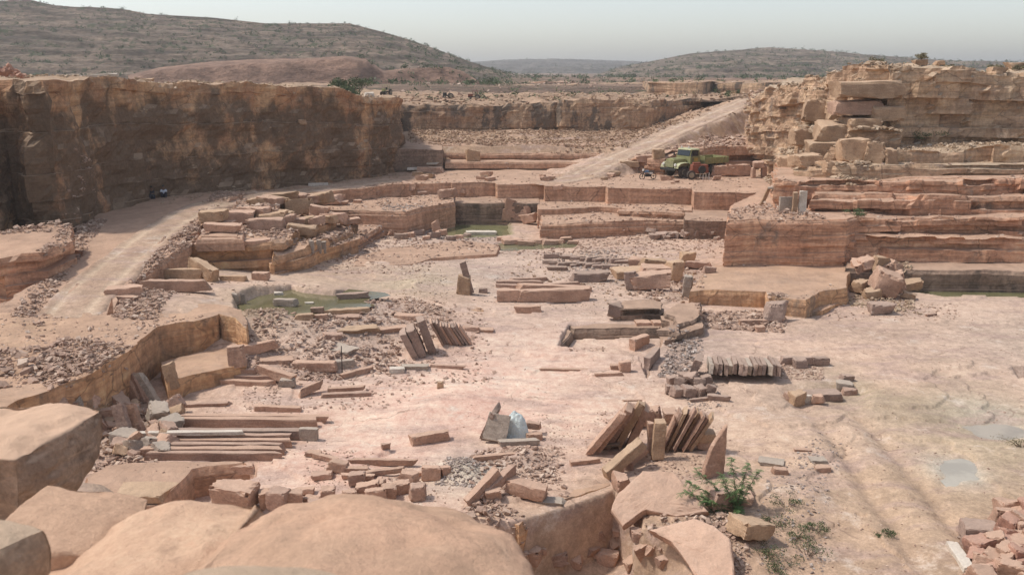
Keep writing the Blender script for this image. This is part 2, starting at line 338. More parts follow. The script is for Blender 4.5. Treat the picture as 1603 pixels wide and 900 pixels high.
# ------------------------------------------------ rock masses (cut benches and cliffs)
def rockmass(name, pts, zbot, m, style='cut', seg=.35, seed=0, amp=1., batter=0., topnoise=.05, cell=1.2, courses=None, co=1.):
    """pts: outline (x,y,z of the top edge); walls drop to zbot with relief; the top is a rough sheet"""
    pts = [Vector(p) for p in pts]; n = len(pts)
    area = sum(pts[i].x * pts[(i + 1) % n].y - pts[(i + 1) % n].x * pts[i].y for i in range(n))
    if area < 0: pts.reverse()
    ring = []
    for i in range(n):
        a, b = pts[i], pts[(i + 1) % n]; L = (b.xy - a.xy).length
        yy = (a.y + b.y) / 2; far = (a.y > 125 and b.y > 125) or abs(a.x) > a.y * .75 and abs(b.x) > b.y * .75
        sg = seg * (6 if far else 1); k = max(1, int(L / sg))
        nr = Vector((b.y - a.y, a.x - b.x)).normalized()
        for j in range(k):
            ring.append((a.lerp(b, j / k), nr))
    m_ = len(ring); rp = np.array([list(r[0]) for r in ring]); nn = np.array([list(r[1]) for r in ring])
    nn = (nn + np.roll(nn, 1, 0)) ; nn /= np.linalg.norm(nn, axis=1)[:, None] + 1e-9
    s = np.concatenate([[0], np.cumsum(np.linalg.norm(np.diff(rp[:, :2], axis=0), axis=1))])
    ztop = rp[:, 2].copy()
    rs = np.random.default_rng(seed + 100)
    H = ztop.max() - zbot
    # course boundaries
    if courses is None: courses = {'cut': 99, 'strata': .55, 'cliff': 2.4, 'rugged': .9, 'fine': .3}[style]
    zb = [zbot]
    while zb[-1] < ztop.max() + .5: zb.append(zb[-1] + courses * rs.uniform(.5, 1.5))
    zb = np.array(zb[1:-1] or [zbot - 5])
    zs = []
    step = max(.18, seg * .9) if style != 'cut' else max(.3, seg)
    z = zbot
    while z < ztop.max(): zs.append(z); z += step
    for b in zb:
        if zbot < b < ztop.max(): zs += [b - .012, b + .012]
    zs = np.array(sorted(set(zs))); nz = len(zs)
    Sg, Tg = np.meshgrid(s, np.linspace(0, 1, nz), indexing='xy'); Zn = np.repeat(zs[:, None], m_, 1)
    frac = (Zn - zbot) / H
    Zr = zbot + frac * (ztop[None, :] - zbot)                  # follow local top height
    wob = .12 * fbm(Sg * .25, 0, seed, seed) if style != 'cut' else 0
    X0 = np.repeat(rp[None, :, 0], nz, 0); Y0 = np.repeat(rp[None, :, 1], nz, 0)
    ci = np.searchsorted(zb, Zn)                                # course index
    coff = rs.uniform(-1, 1, len(zb) + 2)[ci]
    cellw = cell * (1 + .5 * rs.uniform(-1, 1, len(zb) + 2)[ci])
    cellid = np.floor(Sg / cellw + ci * 3.7 + .35 * fbm(Sg * .4, Zn, 0, seed + 3)).astype(np.int64)
    bo = _h(cellid, ci.astype(np.int64), 0 * ci.astype(np.int64), seed + 5) * 2 - 1
    big = fbm(X0 * .12, Y0 * .12, Zn * .1, seed + 7, 3); med = fbm(X0 * .6, Y0 * .6, Zn * .6, seed + 9, 4); fin = fbm(X0 * 2.2, Y0 * 2.2, Zn * 2.2, seed + 11, 3)
    if style == 'cut': off = .10 * big + .09 * med + .03 * fin + .07 * (bo > .5)
    elif style == 'strata': off = -.55 * sstep(.12, .2, vn(Sg * .22, ci * 5.3, seed, seed + 41)) * (ci > 0) + .16 * coff + .13 * bo * (np.abs(bo) > .35) + .16 * med + .25 * big + .05 * fin
    elif style == 'fine': off = .09 * coff + .05 * bo + .08 * med + .15 * big + .03 * fin
    elif style == 'cliff': off = co * (.22 * coff + .22 * bo) + .6 * big + .6 * med + .18 * fin + .25 * fbm(Sg * .5, 0, seed, seed + 13)
    else: off = .35 * coff + .5 * bo + .8 * big + .45 * med + .15 * fin
    off = off * amp
    edge = sstep(.35, 0, ztop[None, :] - Zr)                    # worn upper edge
    off = off - edge * (.10 + .18 * np.abs(fbm(Sg * .8, 0, seed, seed + 15))) * min(1, H)
    off = off - batter * (Zr - zbot)
    X = X0 + nn[None, :, 0] * off; Y = Y0 + nn[None, :, 1] * off
    tj = {'cliff': .55, 'rugged': .5}.get(style, 0) * fbm(Sg * .22, 0, 0, seed + 29)
    zt_j = tj + fbm(Sg * .5, 0, 0, seed + 19) * .12 * min(1, H) * (0 if topnoise == 0 else 1) + (co * bo * .12 if style in ('strata', 'cliff', 'rugged') else 0)
    Zf = Zr + frac ** 3 * zt_j + wob * frac * (1 - frac) * 3
    verts = np.stack([X, Y, Zf], -1).reshape(-1, 3)
    i = np.arange(nz * m_).reshape(nz, m_); i2 = np.roll(i, -1, 1)
    faces = np.stack([i[:-1], i2[:-1], i2[1:], i[1:]], -1).reshape(-1, 4).tolist()
    hhv = frac.reshape(-1)
    # top sheet
    top = i[-1]; tx = X[-1]; ty = Y[-1]; tz = Zf[-1]
    tp = [(x, y) for x, y in zip(tx, ty)]
    gs = max(seg * 1.3, (max(tx) - min(tx)) / 90, .4)
    gx, gy = np.meshgrid(np.arange(min(tx), max(tx), gs), np.arange(min(ty), max(ty), gs))
    gx = gx + rs.uniform(-.3, .3, gx.shape) * gs; gy = gy + rs.uniform(-.3, .3, gy.shape) * gs
    ins = polydist(gx, gy, tp) > gs * .5
    gx = gx[ins]; gy = gy[ins]
    if len(gx):
        d2 = (gx[:, None] - tx[None]) ** 2 + (gy[:, None] - ty[None]) ** 2 if len(gx) * m_ < 4e7 else None
        if d2 is None:
            ps = np.array([[p.x, p.y, p.z] for p in pts]); d2 = (gx[:, None] - ps[None, :, 0]) ** 2 + (gy[:, None] - ps[None, :, 1]) ** 2; w = 1 / (d2 + .5) ** 1.5; gzv = (w * ps[None, :, 2]).sum(1) / w.sum(1)
        else: w = 1 / (d2 + .02) ** 1.5; gzv = (w * tz[None]).sum(1) / w.sum(1)
        dd = polydist(gx, gy, tp); gzv = gzv + topnoise * sstep(0, 1, dd) * (fbm(gx * .5, gy * .5, 0, seed + 23) * 2 + .6 * fbm(gx * 2, gy * 2, 0, seed + 25))
    vin = [Vector(p) for p in tp] + [Vector((a, b)) for a, b in zip(gx, gy)]
    ed = [(a, (a + 1) % m_) for a in range(m_)]
    vo, eo, fo, ov, oe, of = delaunay_2d_cdt(vin, ed, [list(range(m_))], 1, 1e-5)
    nb = len(verts); extra = []; mp = {}; hx = []
    for k, v in enumerate(vo):
        src = ov[k]
        if src and src[0] < m_: mp[k] = int(top[src[0]])
        else:
            zz = gzv[src[0] - m_] if src else float(np.mean(tz))
            mp[k] = nb + len(extra); extra.append((v.x, v.y, zz)); hx.append(1.)
    faces += [[mp[a] for a in f] for f in fo if len(set(mp[a] for a in f)) > 2]
    allv = np.concatenate([verts, np.array(extra)]) if extra else verts
    me = bpy.data.meshes.new(name); me.from_pydata(allv.tolist(), [], faces)
    a = me.attributes.new('hh', 'FLOAT', 'POINT'); a.data.foreach_set('value', np.concatenate([hhv, hx]).astype(np.float32))
    me.update()
    o = link(name, me, m); tag(o, kind='structure'); return o

def PP(lst): return [P(*q) for q in lst]
def back(pts, d, z=None):             # close an outline by shifting it back by d metres
    r = [(p[0] * (p[1] + d) / p[1], p[1] + d, p[2] if z is None else z) for p in pts]
    return list(pts) + r[::-1]
# truck terrace
rockmass('quarry_terrace', PP([(440,300,3.5),(475,297,3.5),(512,296,3.5),(560,290,3.5),(612,284,3.5),(705,281,3.5),(707,281.5,3.5),(775,281,3.5),(778,283.5,3.5),(850,283,3.5),(853,287,3.5),(948,287,3.5),(952,290,3.5),(1085,291,3.5),(1088,296,3.5),(1180,297,3.5),(1290,291,3.5)]) + [D(1330,100,3.5), D(640,100,3.5), D(400,110,3.5), P(200,300,3.5), P(330,304,3.5)], -.4, M['bench'], 'cut', .4, 1, 1.2, topnoise=.07)
# middle terraces
rockmass('quarry_terrace', back(PP([(455,331,2.3),(512,327,2.3),(580,328,2.3),(636,329,2.3),(672,320,2.3),(712,313,2.3)]), 9), -.4, M['bench'], 'fine', .3, 2, .6)
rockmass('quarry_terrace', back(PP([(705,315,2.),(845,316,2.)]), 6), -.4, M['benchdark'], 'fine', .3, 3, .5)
rockmass('quarry_terrace', back(PP([(842,324,2.),(940,321,2.),(1010,325,2.),(1085,327,2.)]), 7), -.4, M['bench'], 'fine', .3, 4)
rockmass('quarry_terrace', back(PP([(846,350,1.35),(960,345,1.45),(1012,344,1.4),(1075,344,1.4)]), 6), -.4, M['bench'], 'fine', .3, 5)
rockmass('quarry_terrace', back(PP([(1072,340,2.),(1142,340,2.)]), 7), -.4, M['benchdark'], 'cut', .3, 6)
rockmass('quarry_terrace', back(PP([(965,331,1.8),(1075,334,1.8)]), 4), -.4, M['bench'], 'strata', .3, 16)
# terraces beside the haul road
rockmass('quarry_terrace', PP([(290,384,3.),(340,381,3.),(425,378,3.),(450,377,2.9),(470,360,2.9),(530,345,2.6),(545,338,2.6),(520,322,3.),(440,305,3.3),(350,312,3.4),(270,372,3.1)]), .3, M['orange'], 'strata', .3, 7, .7, topnoise=.12)
rockmass('quarry_terrace', PP([(305,372,3.5),(382,370,3.5),(384,350,3.5),(330,347,3.5)]), 2.6, M['bench'], 'strata', .3, 8, .5)
rockmass('quarry_terrace', PP([(362,332,3.8),(440,330,3.8),(445,308,3.9),(365,309,3.9)]), 2.6, M['bench'], 'strata', .3, 9, .5)
rockmass('quarry_terrace', PP([(425,402,2.2),(480,388,2.2),(500,378,2.2),(560,363,2.),(560,350,2.),(430,366,2.2)]), .3, M['orange'], 'strata', .3, 10, .7, topnoise=.1)
rockmass('quarry_terrace', PP([(478,394,1.4),(560,372,1.3),(580,362,1.2),(600,350,1.2),(560,345,1.2),(490,372,1.4)]), .2, M['bench'], 'strata', .3, 11, .7, topnoise=.1)
rockmass('rock_sheet', PP([(400,411,.95),(470,413,.85),(560,412,.7),(645,409,.62),(680,400,.55),(778,395,.45),(784,380,.42),(720,374,.4),(620,384,.5),(560,392,.6),(480,394,.8),(410,398,.95)]), -.5, M['ground'] if 0 else M['bench'], 'cut', .3, 12, .5, topnoise=.04)
# haul road embankment
rl = PP([(-60,505,2.05),(60,508,2.05),(190,500,2.05),(200,478,2.3),(196,455,2.42),(205,440,2.6),(285,388,3.15),(320,350,3.35),(352,312,3.55),(420,297,3.55)]) + [P(300,298,3.6), P(180,318,3.5), P(120,352,3.2), P(112,402,2.95), P(60,440,2.75), P(0,475,2.6)]
rockmass('haul_road_bank', rl, -.2, M['bench'], 'strata', .35, 13, .8, topnoise=.04)
# left cliff
base = [(632,262,3.5),(610,268,3.5),(560,277,3.5),(480,286,3.5),(380,296,3.5),(300,306,3.45),(250,313,3.4),(190,327,3.3),(140,350,3.1),(100,366,2.9),(60,372,2.7),(30,368,2.6),(0,382,2.5),(-150,420,2.3)]
tops = [151,148,143,131,131,131,122,119,118,119,122,121,123,124]
lc = []
for (a, b, z), ty in zip(base, tops):
    x, y, _ = P(a, b, z); lc.append((x, y, zat(y, ty)))
lc += [(-110, 60, 13.2), (-110, 150, 12.), (-20, 150, 10.5), D(612, 118, 10.4)]
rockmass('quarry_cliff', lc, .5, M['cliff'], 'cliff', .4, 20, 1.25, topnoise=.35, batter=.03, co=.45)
rockmass('quarry_cliff', PP([(0,402,4.2),(60,392,4.3),(115,372,4.4),(105,350,4.6),(-40,360,4.6),(-80,400,4.2)]), 1., M['red'], 'strata', .35, 21, 1)
rockmass('quarry_terrace', PP([(-60,430,2.9),(0,418,2.9),(60,407,2.95),(118,399,3.),(130,370,3.),(-100,390,3.)]), .3, M['red'], 'strata', .35, 22, .7)
rockmass('quarry_terrace', back([DP(600,93,229), DP(640,94,230), DP(693,95.5,232)], 12), 3.3, M['benchdark'], 'cut', .4, 23)
# left near bench
rockmass('quarry_terrace', PP([(28,616,2.5),(60,606,2.5),(140,572,2.5),(180,553,2.5),(230,512,2.5),(245,502,2.5),(300,494,2.5),(342,481,2.5),(372,489,2.4),(384,505,2.2),(376,478,2.1),(340,468,2.3),(200,462,2.4),(60,470,2.5),(-150,470,2.6),(-330,560,2.6),(-300,700,2.6),(-100,700,2.5)]), -.4, M['orange'], 'cut', .25, 24, 1.6, topnoise=.12)
rockmass('quarry_terrace', PP([(262,590,1.),(300,580,1.),(385,565,1.),(388,535,1.),(330,540,1.),(250,560,1.)]), -.4, M['orange'], 'cut', .22, 25, 1.)
# right hand benches
rockmass('quarry_terrace', PP([(1080,452,1.1),(1100,449,1.1),(1200,451,1.2),(1205,459,1.2),(1262,466,1.2),(1283,452,1.2),(1326,446,1.2),(1330,410,1.3),(1120,410,1.3),(1095,432,1.2)]), -.4, M['orange'], 'cut', .22, 30, 1., topnoise=.04)
rockmass('quarry_terrace', PP([(1255,484,.45),(1290,480,.45),(1330,462,.45),(1330,440,.45),(1250,455,.45)]), -.4, M['orange'], 'cut', .22, 31, 1.)
rockmass('quarry_terrace', PP([(1137,344,4.2),(1180,342,4.2),(1250,343,4.2),(1327,343,4.2),(1400,320,4.2),(1400,300,4.2)]) + [P(1250,292,4.2), P(1185,300,4.0), P(1142,318,3.9)], -.4, M['red'], 'fine', .28, 32, .8)
rockmass('quarry_terrace', PP([(1134,394,2.),(1330,394,2.),(1340,370,2.),(1140,370,2.)]), -.4, M['red'], 'fine', .28, 33, .8)
rw = [(1322,419,1.35),(1450,421,1.35),(1603,423,1.35),(1850,428,1.35)]
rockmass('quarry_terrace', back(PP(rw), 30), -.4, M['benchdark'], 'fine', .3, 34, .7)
rockmass('quarry_terrace', back([DP(1325,57.2,370), DP(1430,57.4,371), DP(1500,57.2,372), DP(1603,57,372), DP(1850,57,372)], 30), -.4, M['red'], 'strata', .25, 35, 1.)
rockmass('quarry_terrace', back([DP(1325,58.3,341), DP(1430,58.2,341), DP(1545,58.6,341), DP(1603,58,340), DP(1850,58,340)], 30), -.4, M['red'], 'strata', .25, 36, 1.1)
rockmass('quarry_terrace', back([DP(1270,60.5,305), DP(1360,60.2,305), DP(1420,59.9,306), DP(1603,60,306), DP(1850,60,306)], 30), 1, M['red'], 'strata', .25, 37, 1.2)
rockmass('quarry_terrace', back([DP(1215,63,281), DP(1340,62.3,280), DP(1460,61.3,280), DP(1590,61.4,278), DP(1600,60.9,276), DP(1850,61,276)], 30), 1, M['red'], 'strata', .25, 38, 1.2)
rockmass('quarry_terrace', back([DP(1245,66,262), DP(1310,64,259), DP(1390,63.4,258), DP(1500,63.4,257), DP(1603,63.2,257), DP(1850,63,257)], 30), 1, M['tan'], 'strata', .3, 39, .8, cell=3)
rockmass('quarry_terrace', back([DP(1300,67,229), DP(1400,65.2,231), DP(1508,65.1,231), DP(1512,66,231), DP(1550,66,231), DP(1554,65,231), DP(1650,65,230), DP(1850,65,230)], 30), 1, M['tan'], 'rugged', .3, 40, .5, cell=2.5, courses=2.)
uc = [D(1395,69.5,14.0), D(1500,70,13.95), D(1603,70.5,13.85), D(1850,71,13.8), D(1850,130,13.8), D(1240,130,12.6), D(1180,112,11.2), DP(1172,99,152), DP(1205,92,134), DP(1240,88,128), DP(1285,83,124), DP(1296,78,112), DP(1305,74,104), DP(1350,71,100)]
rockmass('quarry_cliff', uc, 2, M['tan'], 'rugged', .3, 41, 1.0, topnoise=.3, cell=1.9, courses=.95, batter=.02)
rockmass('quarry_cliff', [DP(1283,76,160), DP(1330,71,165), DP(1385,69,178), DP(1400,69,200), DP(1400,76,190), DP(1300,84,170)], 3, M['tan'], 'rugged', .33, 42, .8, cell=1.6)
rockmass('quarry_cliff', [DP(1255,74,205), DP(1300,69,204), DP(1380,67,200), DP(1405,67.5,205), DP(1400,74,195), DP(1270,84,190)], 3, M['tan'], 'rugged', .3, 43, .8, cell=1.4)
rockmass('quarry_cliff', [DP(1225,78,250), DP(1262,70,244), DP(1300,67,232), DP(1310,74,220), DP(1245,86,225)], 3, M['tan'], 'rugged', .3, 44, .8, cell=1.2)
# steps behind the truck terrace
rockmass('quarry_terrace', back([DP(697,96.2,251), DP(800,96,251), DP(945,96,252)], 8), 3.3, M['bench'], 'fine', .4, 50)
rockmass('quarry_terrace', back([DP(690,99,239), DP(800,98.4,239), DP(962,98,240)], 8), 3.3, M['bench'], 'fine', .4, 51)
rockmass('quarry_terrace', back([DP(680,101.5,227), DP(800,101,226), DP(950,101,228)], 4), 3.3, M['bench'], 'fine', .4, 52, topnoise=.1)
# back wall with plateau behind
bw = [DP(560,118,160), DP(625,118,162), DP(700,119,162), DP(790,121,164), DP(872,121,162), DP(880,118,157), DP(1020,117.5,156), DP(1026,121,157), DP(1060,127,156), DP(1110,131,155)]
rockmass('back_wall_rock', bw + [(45, 140, 9.7), (45, 165, 9.6), (-60, 165, 9.9), (-60, 118, 10.)], 3, M['back'], 'cliff', .45, 53, .9, topnoise=.4, cell=4)
# ledge between ramp and truck terrace
rockmass('quarry_terrace', [DP(985,93,245), DP(1040,91,243), DP(1060,93,232), DP(1150,96,226), DP(1230,97,226), DP(1230,106,210), DP(1060,104,222), DP(1000,99,238)], 3, M['bench'], 'strata', .35, 54, 1.2, topnoise=.2)
# ledges of the lower pit in front
rockmass('rock_ledge', PP([(700,818,.02),(740,808,.02),(800,813,.02),(812,822,.02),(838,800,.02),(862,790,.03),(960,758,.03),(955,752,.02),(870,776,.02),(720,795,.02),(660,800,.02),(640,815,.02)]), -2.4, M['orange'], 'cut', .15, 60, 1.5, topnoise=.01)
rockmass('rock_ledge', PP([(150,790,.55),(250,785,.5),(302,728,.5),(350,722,.45),(390,722,.4),(385,716,.4),(290,716,.45),(165,722,.5),(130,740,.5)]), -.8, M['bench'], 'cut', .15, 61, .8, topnoise=.02)
rockmass('rock_ledge', PP([(995,575,.0),(1010,583,.22),(1036,528,.22),(1036,517,.2),(1046,520,.2),(1045,560,.2),(1020,590,.2)]), -.6, M['benchdark'], 'cut', .15, 62, .6, topnoise=.01)  # right pit wall, its shade put into the dark rock colour
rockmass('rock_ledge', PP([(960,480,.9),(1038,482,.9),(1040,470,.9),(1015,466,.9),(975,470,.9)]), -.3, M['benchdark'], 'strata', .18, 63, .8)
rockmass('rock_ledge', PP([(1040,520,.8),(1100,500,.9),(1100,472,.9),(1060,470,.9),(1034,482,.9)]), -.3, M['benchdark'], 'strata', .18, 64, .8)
rockmass('rock_ledge', PP([(690,470,.4),(755,478,.4),(760,484,.3),(720,492,.2),(680,478,.3)]), -.3, M['orange'], 'cut', .18, 65, .5)

rockmass('rock_ledge', PP([(897,516,.05),(1036,514,.05),(1046,506,.05),(886,508,.05)]), -.9, M['benchdark'], 'fine', .15, 66, .4, topnoise=.01)  # back pit wall in dark rock, shading painted into the colour
rockmass('rock_ledge', PP([(873,546,.05),(897,517,.05),(886,509,.05),(858,546,.05)]), -.9, M['benchdark'], 'fine', .15, 67, .4, topnoise=.01)  # left pit wall, darkened the same way to carry its shade
# ------------------------------------------------ spoil heap under the photographer
def heap():
    x = np.linspace(-16, 16, 160); y = np.linspace(-14, 15.5, 150); Yg, Xg = np.meshgrid(y, x, indexing='ij')
    lf = sstep(.75, .35, Xg); top = 10.35 + .8 * lf + .06 * fbm(Xg, Yg, 0, 3)
    ey = 4.2 - .5 * lf + 1.6 * sstep(-2.2, -2.6, Xg)
    r = np.maximum(0, Yg - ey); Z = top - r * 1.02 - np.maximum(0, Xg - 3) * .3 - .1 * fbm(Xg * .7, Yg * .7, 0, 6) - .15
    Z = Z + .25 * fbm(Xg * .8, Yg * .8, 0, 8) * sstep(4, 6, Yg)
    me = gridmesh('spoil_heap', Xg, Yg, Z); setcol(me, 'tint', np.tile([.5, .36, .26], (len(me.vertices), 1)))
    tag(link('spoil_heap', me, M['ground']), kind='structure')
heap()

# ------------------------------------------------ plain and hills
def hill_mat(name, c1, c2, veg, vegamt, strat=.5, zs=.35, sc=1.):
    m, t, b = mat(name); g = t.nodes.new('ShaderNodeNewGeometry'); p = g.outputs['Position']
    c = mix(t, ramp(t, noise(t, vec(t, p, (.02 * sc, .02 * sc, .1 * sc)), 1, 7), .4, .6), c1, c2)
    led = noise(t, vec(t, p, (.03 * sc, .03 * sc, .34 * sc)), 1, 6, .7); c = mix(t, ramp(t, led, .5, .56, 0, strat), c, tuple(v * .27 for v in c2))
    st = noise(t, vec(t, p, (.03 * sc, .03 * sc, zs)), 1.5, 6, .75)
    c = mix(t, strat, c, gray(t, ramp(t, st, .35, .65, .15, .8)), 'OVERLAY')
    c = mix(t, .6, c, gray(t, ramp(t, noise(t, vec(t, p, (.35 * sc, .35 * sc, .7 * sc)), 1., 7, .75), .3, .7, .2, .8)), 'OVERLAY')
    v = ramp(t, noise(t, vec(t, p, (.14 * sc,) * 3), 1, 5, .8), .56, .62)
    c = mix(t, mth(t, 'MULTIPLY', v, vegamt), c, veg)
    t.links.new(c, b.inputs['Base Color'])
    bump(t, b, mth(t, 'ADD', noise(t, vec(t, p, (.25 * sc,) * 3), 1, 8, .75), mth(t, 'MULTIPLY', st, 1.)), .9, 3 / sc)
    return m
M['hill'] = hill_mat('rocky_hill', (.26, .19, .14), (.18, .135, .10), (.085, .095, .045), .95)
M['hillfar'] = hill_mat('far_hill', (.17, .14, .115), (.14, .115, .10), (.11, .12, .075), .6, .35, .15, .4)
M['spoil'] = hill_mat('pink_spoil', (.38, .235, .17), (.33, .205, .15), (.27, .2, .13), .3, .2, .1)
M['plain'] = hill_mat('plain_ground', (.33, .215, .155), (.27, .185, .13), (.14, .13, .075), .8, .35, .25, 1.)
def interp(prof, px):
    a = np.array(prof, float); return np.interp(px, a[:, 0], a[:, 1])
def hill(name, prof, d0, d1, base, m, x0, x1, steps=6, seed=0, rough=1., nc=900, nr=200):
    px = np.linspace(x0, x1, nc); tt = np.linspace(0, 1.5, nr)
    T, PX = np.meshgrid(tt, px, indexing='ij')
    Yg = d0 + (d1 - d0) * T; Xg = (PX - 801.5) / F * (Yg * cp)
    rz = np.array([zat(d1, q) for q in interp(prof, px)])[None, :] - base + 0 * T
    nz_ = fbm(Xg * .02, Yg * .02, 0, seed, 5)
    f = np.clip(T + .22 * nz_ * (1 - np.clip(T, 0, 1)), 0, 1) ** .85
    q = f * steps + .8 * fbm(Xg * .008, Yg * .02, 0, seed + 5); fl = np.floor(q); fr = q - fl + .25 * fbm(Xg * .05, Yg * .05, 0, seed + 31)
    fs = (fl + sstep(.7, .95, fr)) / steps; f = np.where(T < 1, .35 * f + .65 * np.clip(fs, 0, 1), 1)
    Z = base - 3 + (rz + 3) * f + rough * (1.3 * fbm(Xg * .06, Yg * .06, 0, seed + 2) * np.minimum(1, 3 * (1 - np.clip(T, 0, 1)) + .15)) + rough * .5 * fbm(Xg * .25, Yg * .1, 0, seed + 9)
    Z = np.where(T > 1, base - 3 + (rz + 3) * np.cos(np.clip(T - 1, 0, .5) * math.pi), Z)
    tag(link(name, gridmesh(name, Xg, Yg, Z), m), kind='structure')
def plain_sheet():
    u = np.linspace(-1.2, 1.2, 500); y = 128 * (4200 / 128) ** np.linspace(0, 1, 260); Yg, U = np.meshgrid(y, u, indexing='ij'); Xg = U * Yg
    Z = 9.35 + .6 * fbm(Xg * .02, Yg * .03, 0, 4) * sstep(150, 220, Yg) + .0015 * np.maximum(0, Yg - 300)
    q = fbm(Xg * .012, Yg * .02, 0, 14, 4); Z = Z + 1.3 * sstep(.1, .13, q) * sstep(150, 180, Yg) * sstep(700, 400, Yg) - 1.5 * sstep(-.12, -.15, q) * sstep(160, 190, Yg)
    tag(link('plain', gridmesh('plain', Xg, Yg, Z), M['plain']), kind='structure')
plain_sheet()
hill('hill', [(-700,-10),(-200,-4),(0,2),(60,0),(100,10),(200,14),(235,22),(340,28),(420,37),(550,37),(600,50),(640,62),(680,76),(745,100),(800,116),(860,122)], 240, 430, 10, M['hill'], -700, 850, 13, 1, 1.)
hill('hill', [(930,118),(975,104),(1010,98),(1080,84),(1160,78),(1200,75),(1290,80),(1360,87),(1500,96),(1750,100)], 420, 760, 10, M['hill'], 930, 1800, 8, 2, 1.2)
hill('hill', [(600,104),(700,98),(745,97),(800,94),(860,93),(920,94),(1000,97),(1100,104)], 1100, 1900, 11, M['hillfar'], 560, 1500, 3, 3, 2.)
hill('spoil_mound', [(200,118),(250,106),(330,97),(400,93),(480,92),(540,88),(575,92),(600,111),(640,107),(700,105),(725,112),(750,128)], 205, 238, 9.8, M['spoil'], 200, 755, 1, 4, .5, 300, 50)
hill('spoil_mound', [(1000,134),(1060,126),(1100,124),(1160,122),(1240,124),(1300,128)], 270, 320, 9.8, M['spoil'], 1000, 1300, 1, 5, .5, 200, 40)
for k, (xa, xb, Yd, yt, yb) in enumerate([(1018,1100,150,121,151),(1162,1240,150,121,151),(795,905,186,131,143),(905,1045,205,126,140),(1100,1165,158,127,149),(640,745,170,142,152),(450,560,190,128,150)]):
    pts = [DP(xa, Yd + 6, yt + 3), DP((xa + xb) / 2, Yd + 2, yt + 1), DP(xb, Yd, yt), DP(xb + 30, Yd + 25, yt), DP(xa - 10, Yd + 30, yt)]
    rockmass('quarry_face', pts, zat(Yd, yb) - 1, M['back'], 'cliff', 1.2, 70 + k, .8, topnoise=.3)
for k, (xa, xb, Yd, yt, yb) in enumerate([(650,760,131,151,156),(790,880,128,151,156),(900,985,130,150,156),(1000,1080,136,148,154),(640,700,140,147,152),(800,900,142,146,151),(940,1020,146,144,149),(610,700,150,149,155),(760,840,160,146,152),(860,960,175,143,148),(640,720,210,138,143),(740,830,250,133,138),(980,1080,165,146,151),(1080,1180,172,143,150),(830,900,300,127,131),(690,770,300,128,133),(950,1010,280,130,134),(1110,1180,250,132,137),(560,640,230,137,143)]):
    pts = [DP(xa, Yd + 5, yt + 2), DP((xa * 2 + xb) / 3, Yd + 1, yt), DP((xa + xb * 2) / 3, Yd + 3, yt + .5), DP(xb, Yd + 7, yt + 1), DP(xb - 15, Yd + 25, yt + 1), DP(xa - 5, Yd + 22, yt + 2)]
    rockmass('quarry_ledge', pts, zat(Yd, yb) - 1.2, M['back'] if k % 2 else M['bench'], 'cliff', 1., 90 + k, .8, topnoise=.35)
for k, (xa, xb, Yd, yt) in enumerate([(780,900,190,141),(900,1010,215,137),(1050,1150,200,138),(640,740,185,143)]):
    hill('spoil_mound', [(xa, 150), (xa + 20, yt + 3), ((xa + xb) / 2, yt), (xb - 25, yt + 2), (xb, 150)], Yd - 14, Yd, 9.6, M['spoil'], xa, xb, 1, 60 + k, .5, 120, 40)
print('structure done')

bpy.context.view_layer.update(); _dg = bpy.context.evaluated_depsgraph_get()
def road(pts, width, name='haul_road'):
    pts = [Vector(p) for p in pts]; path = []
    for a_, b_ in zip(pts, pts[1:]):
        k = max(2, int((b_ - a_).length / .5)); path += [a_.lerp(b_, j / k) for j in range(k)]
    path.append(pts[-1]); A = np.array([list(p) for p in path])
    for _ in range(12): A[1:-1] = (A[:-2] + A[2:] + A[1:-1]) / 3
    T = np.gradient(A[:, :2], axis=0); T /= np.linalg.norm(T, axis=1)[:, None]; Nn = np.stack([T[:, 1], -T[:, 0]], 1)
    w = np.linspace(-1, 1, 25); X = A[:, None, 0] + Nn[:, None, 0] * w * width / 2; Y = A[:, None, 1] + Nn[:, None, 1] * w * width / 2
    e = 1 + .10 * fbm(X * .5, Y * .5, 0, 3); X = A[:, None, 0] + (X - A[:, None, 0]) * e; Y = A[:, None, 1] + (Y - A[:, None, 1]) * e
    Z = np.zeros_like(X)
    for i in range(X.shape[0]):
        for j in range(X.shape[1]):
            ok, l, *_r = S.ray_cast(_dg, Vector((X[i, j], Y[i, j], A[i, 2] + 1.2)), Vector((0, 0, -1))); Z[i, j] = l.z if ok and l.z > A[i, 2] - 1.5 else A[i, 2]
    zm = np.median(Z, axis=1)
    for _ in range(3): zm[1:-1] = (zm[:-2] + zm[2:] + zm[1:-1]) / 3
    rut = np.exp(-((np.abs(w) - .5) / .13) ** 2)[None, :]
    al = np.minimum(np.arange(len(Z)), np.arange(len(Z))[::-1])[:, None] * .5
    Z = .5 * Z + .5 * zm[:, None] - .25 * sstep(2.2, 0, al) + .07 - .05 * rut - .25 * np.clip((np.abs(w)[None, :] - .86) / .14, 0, 1) + .02 * fbm(X * 2, Y * 2, 0, 7)
    me = gridmesh(name, X, Y, Z); c1 = np.array([.43, .305, .22]); c2 = np.array([.50, .37, .265]); c3 = np.array([.36, .24, .17])
    k = (rut + 0 * X)[..., None]; q = np.clip(.5 + fbm(X * .8, Y * .8, 0, 9), 0, 1)[..., None]; col = (c1 * (1 - q) + c3 * q) * (1 - k) + c2 * k; setcol(me, 'tint', col.reshape(-1, 3))
    tag(link(name, me, M['ground'], smooth=True), kind='structure')
road(PP([(90,500,2.55),(115,470,2.6),(150,440,2.75),(215,390,3.05),(268,350,3.3),(325,318,3.5),(400,304,3.55),(480,293,3.55),(560,283,3.55),(640,274,3.55)]), 3.4)
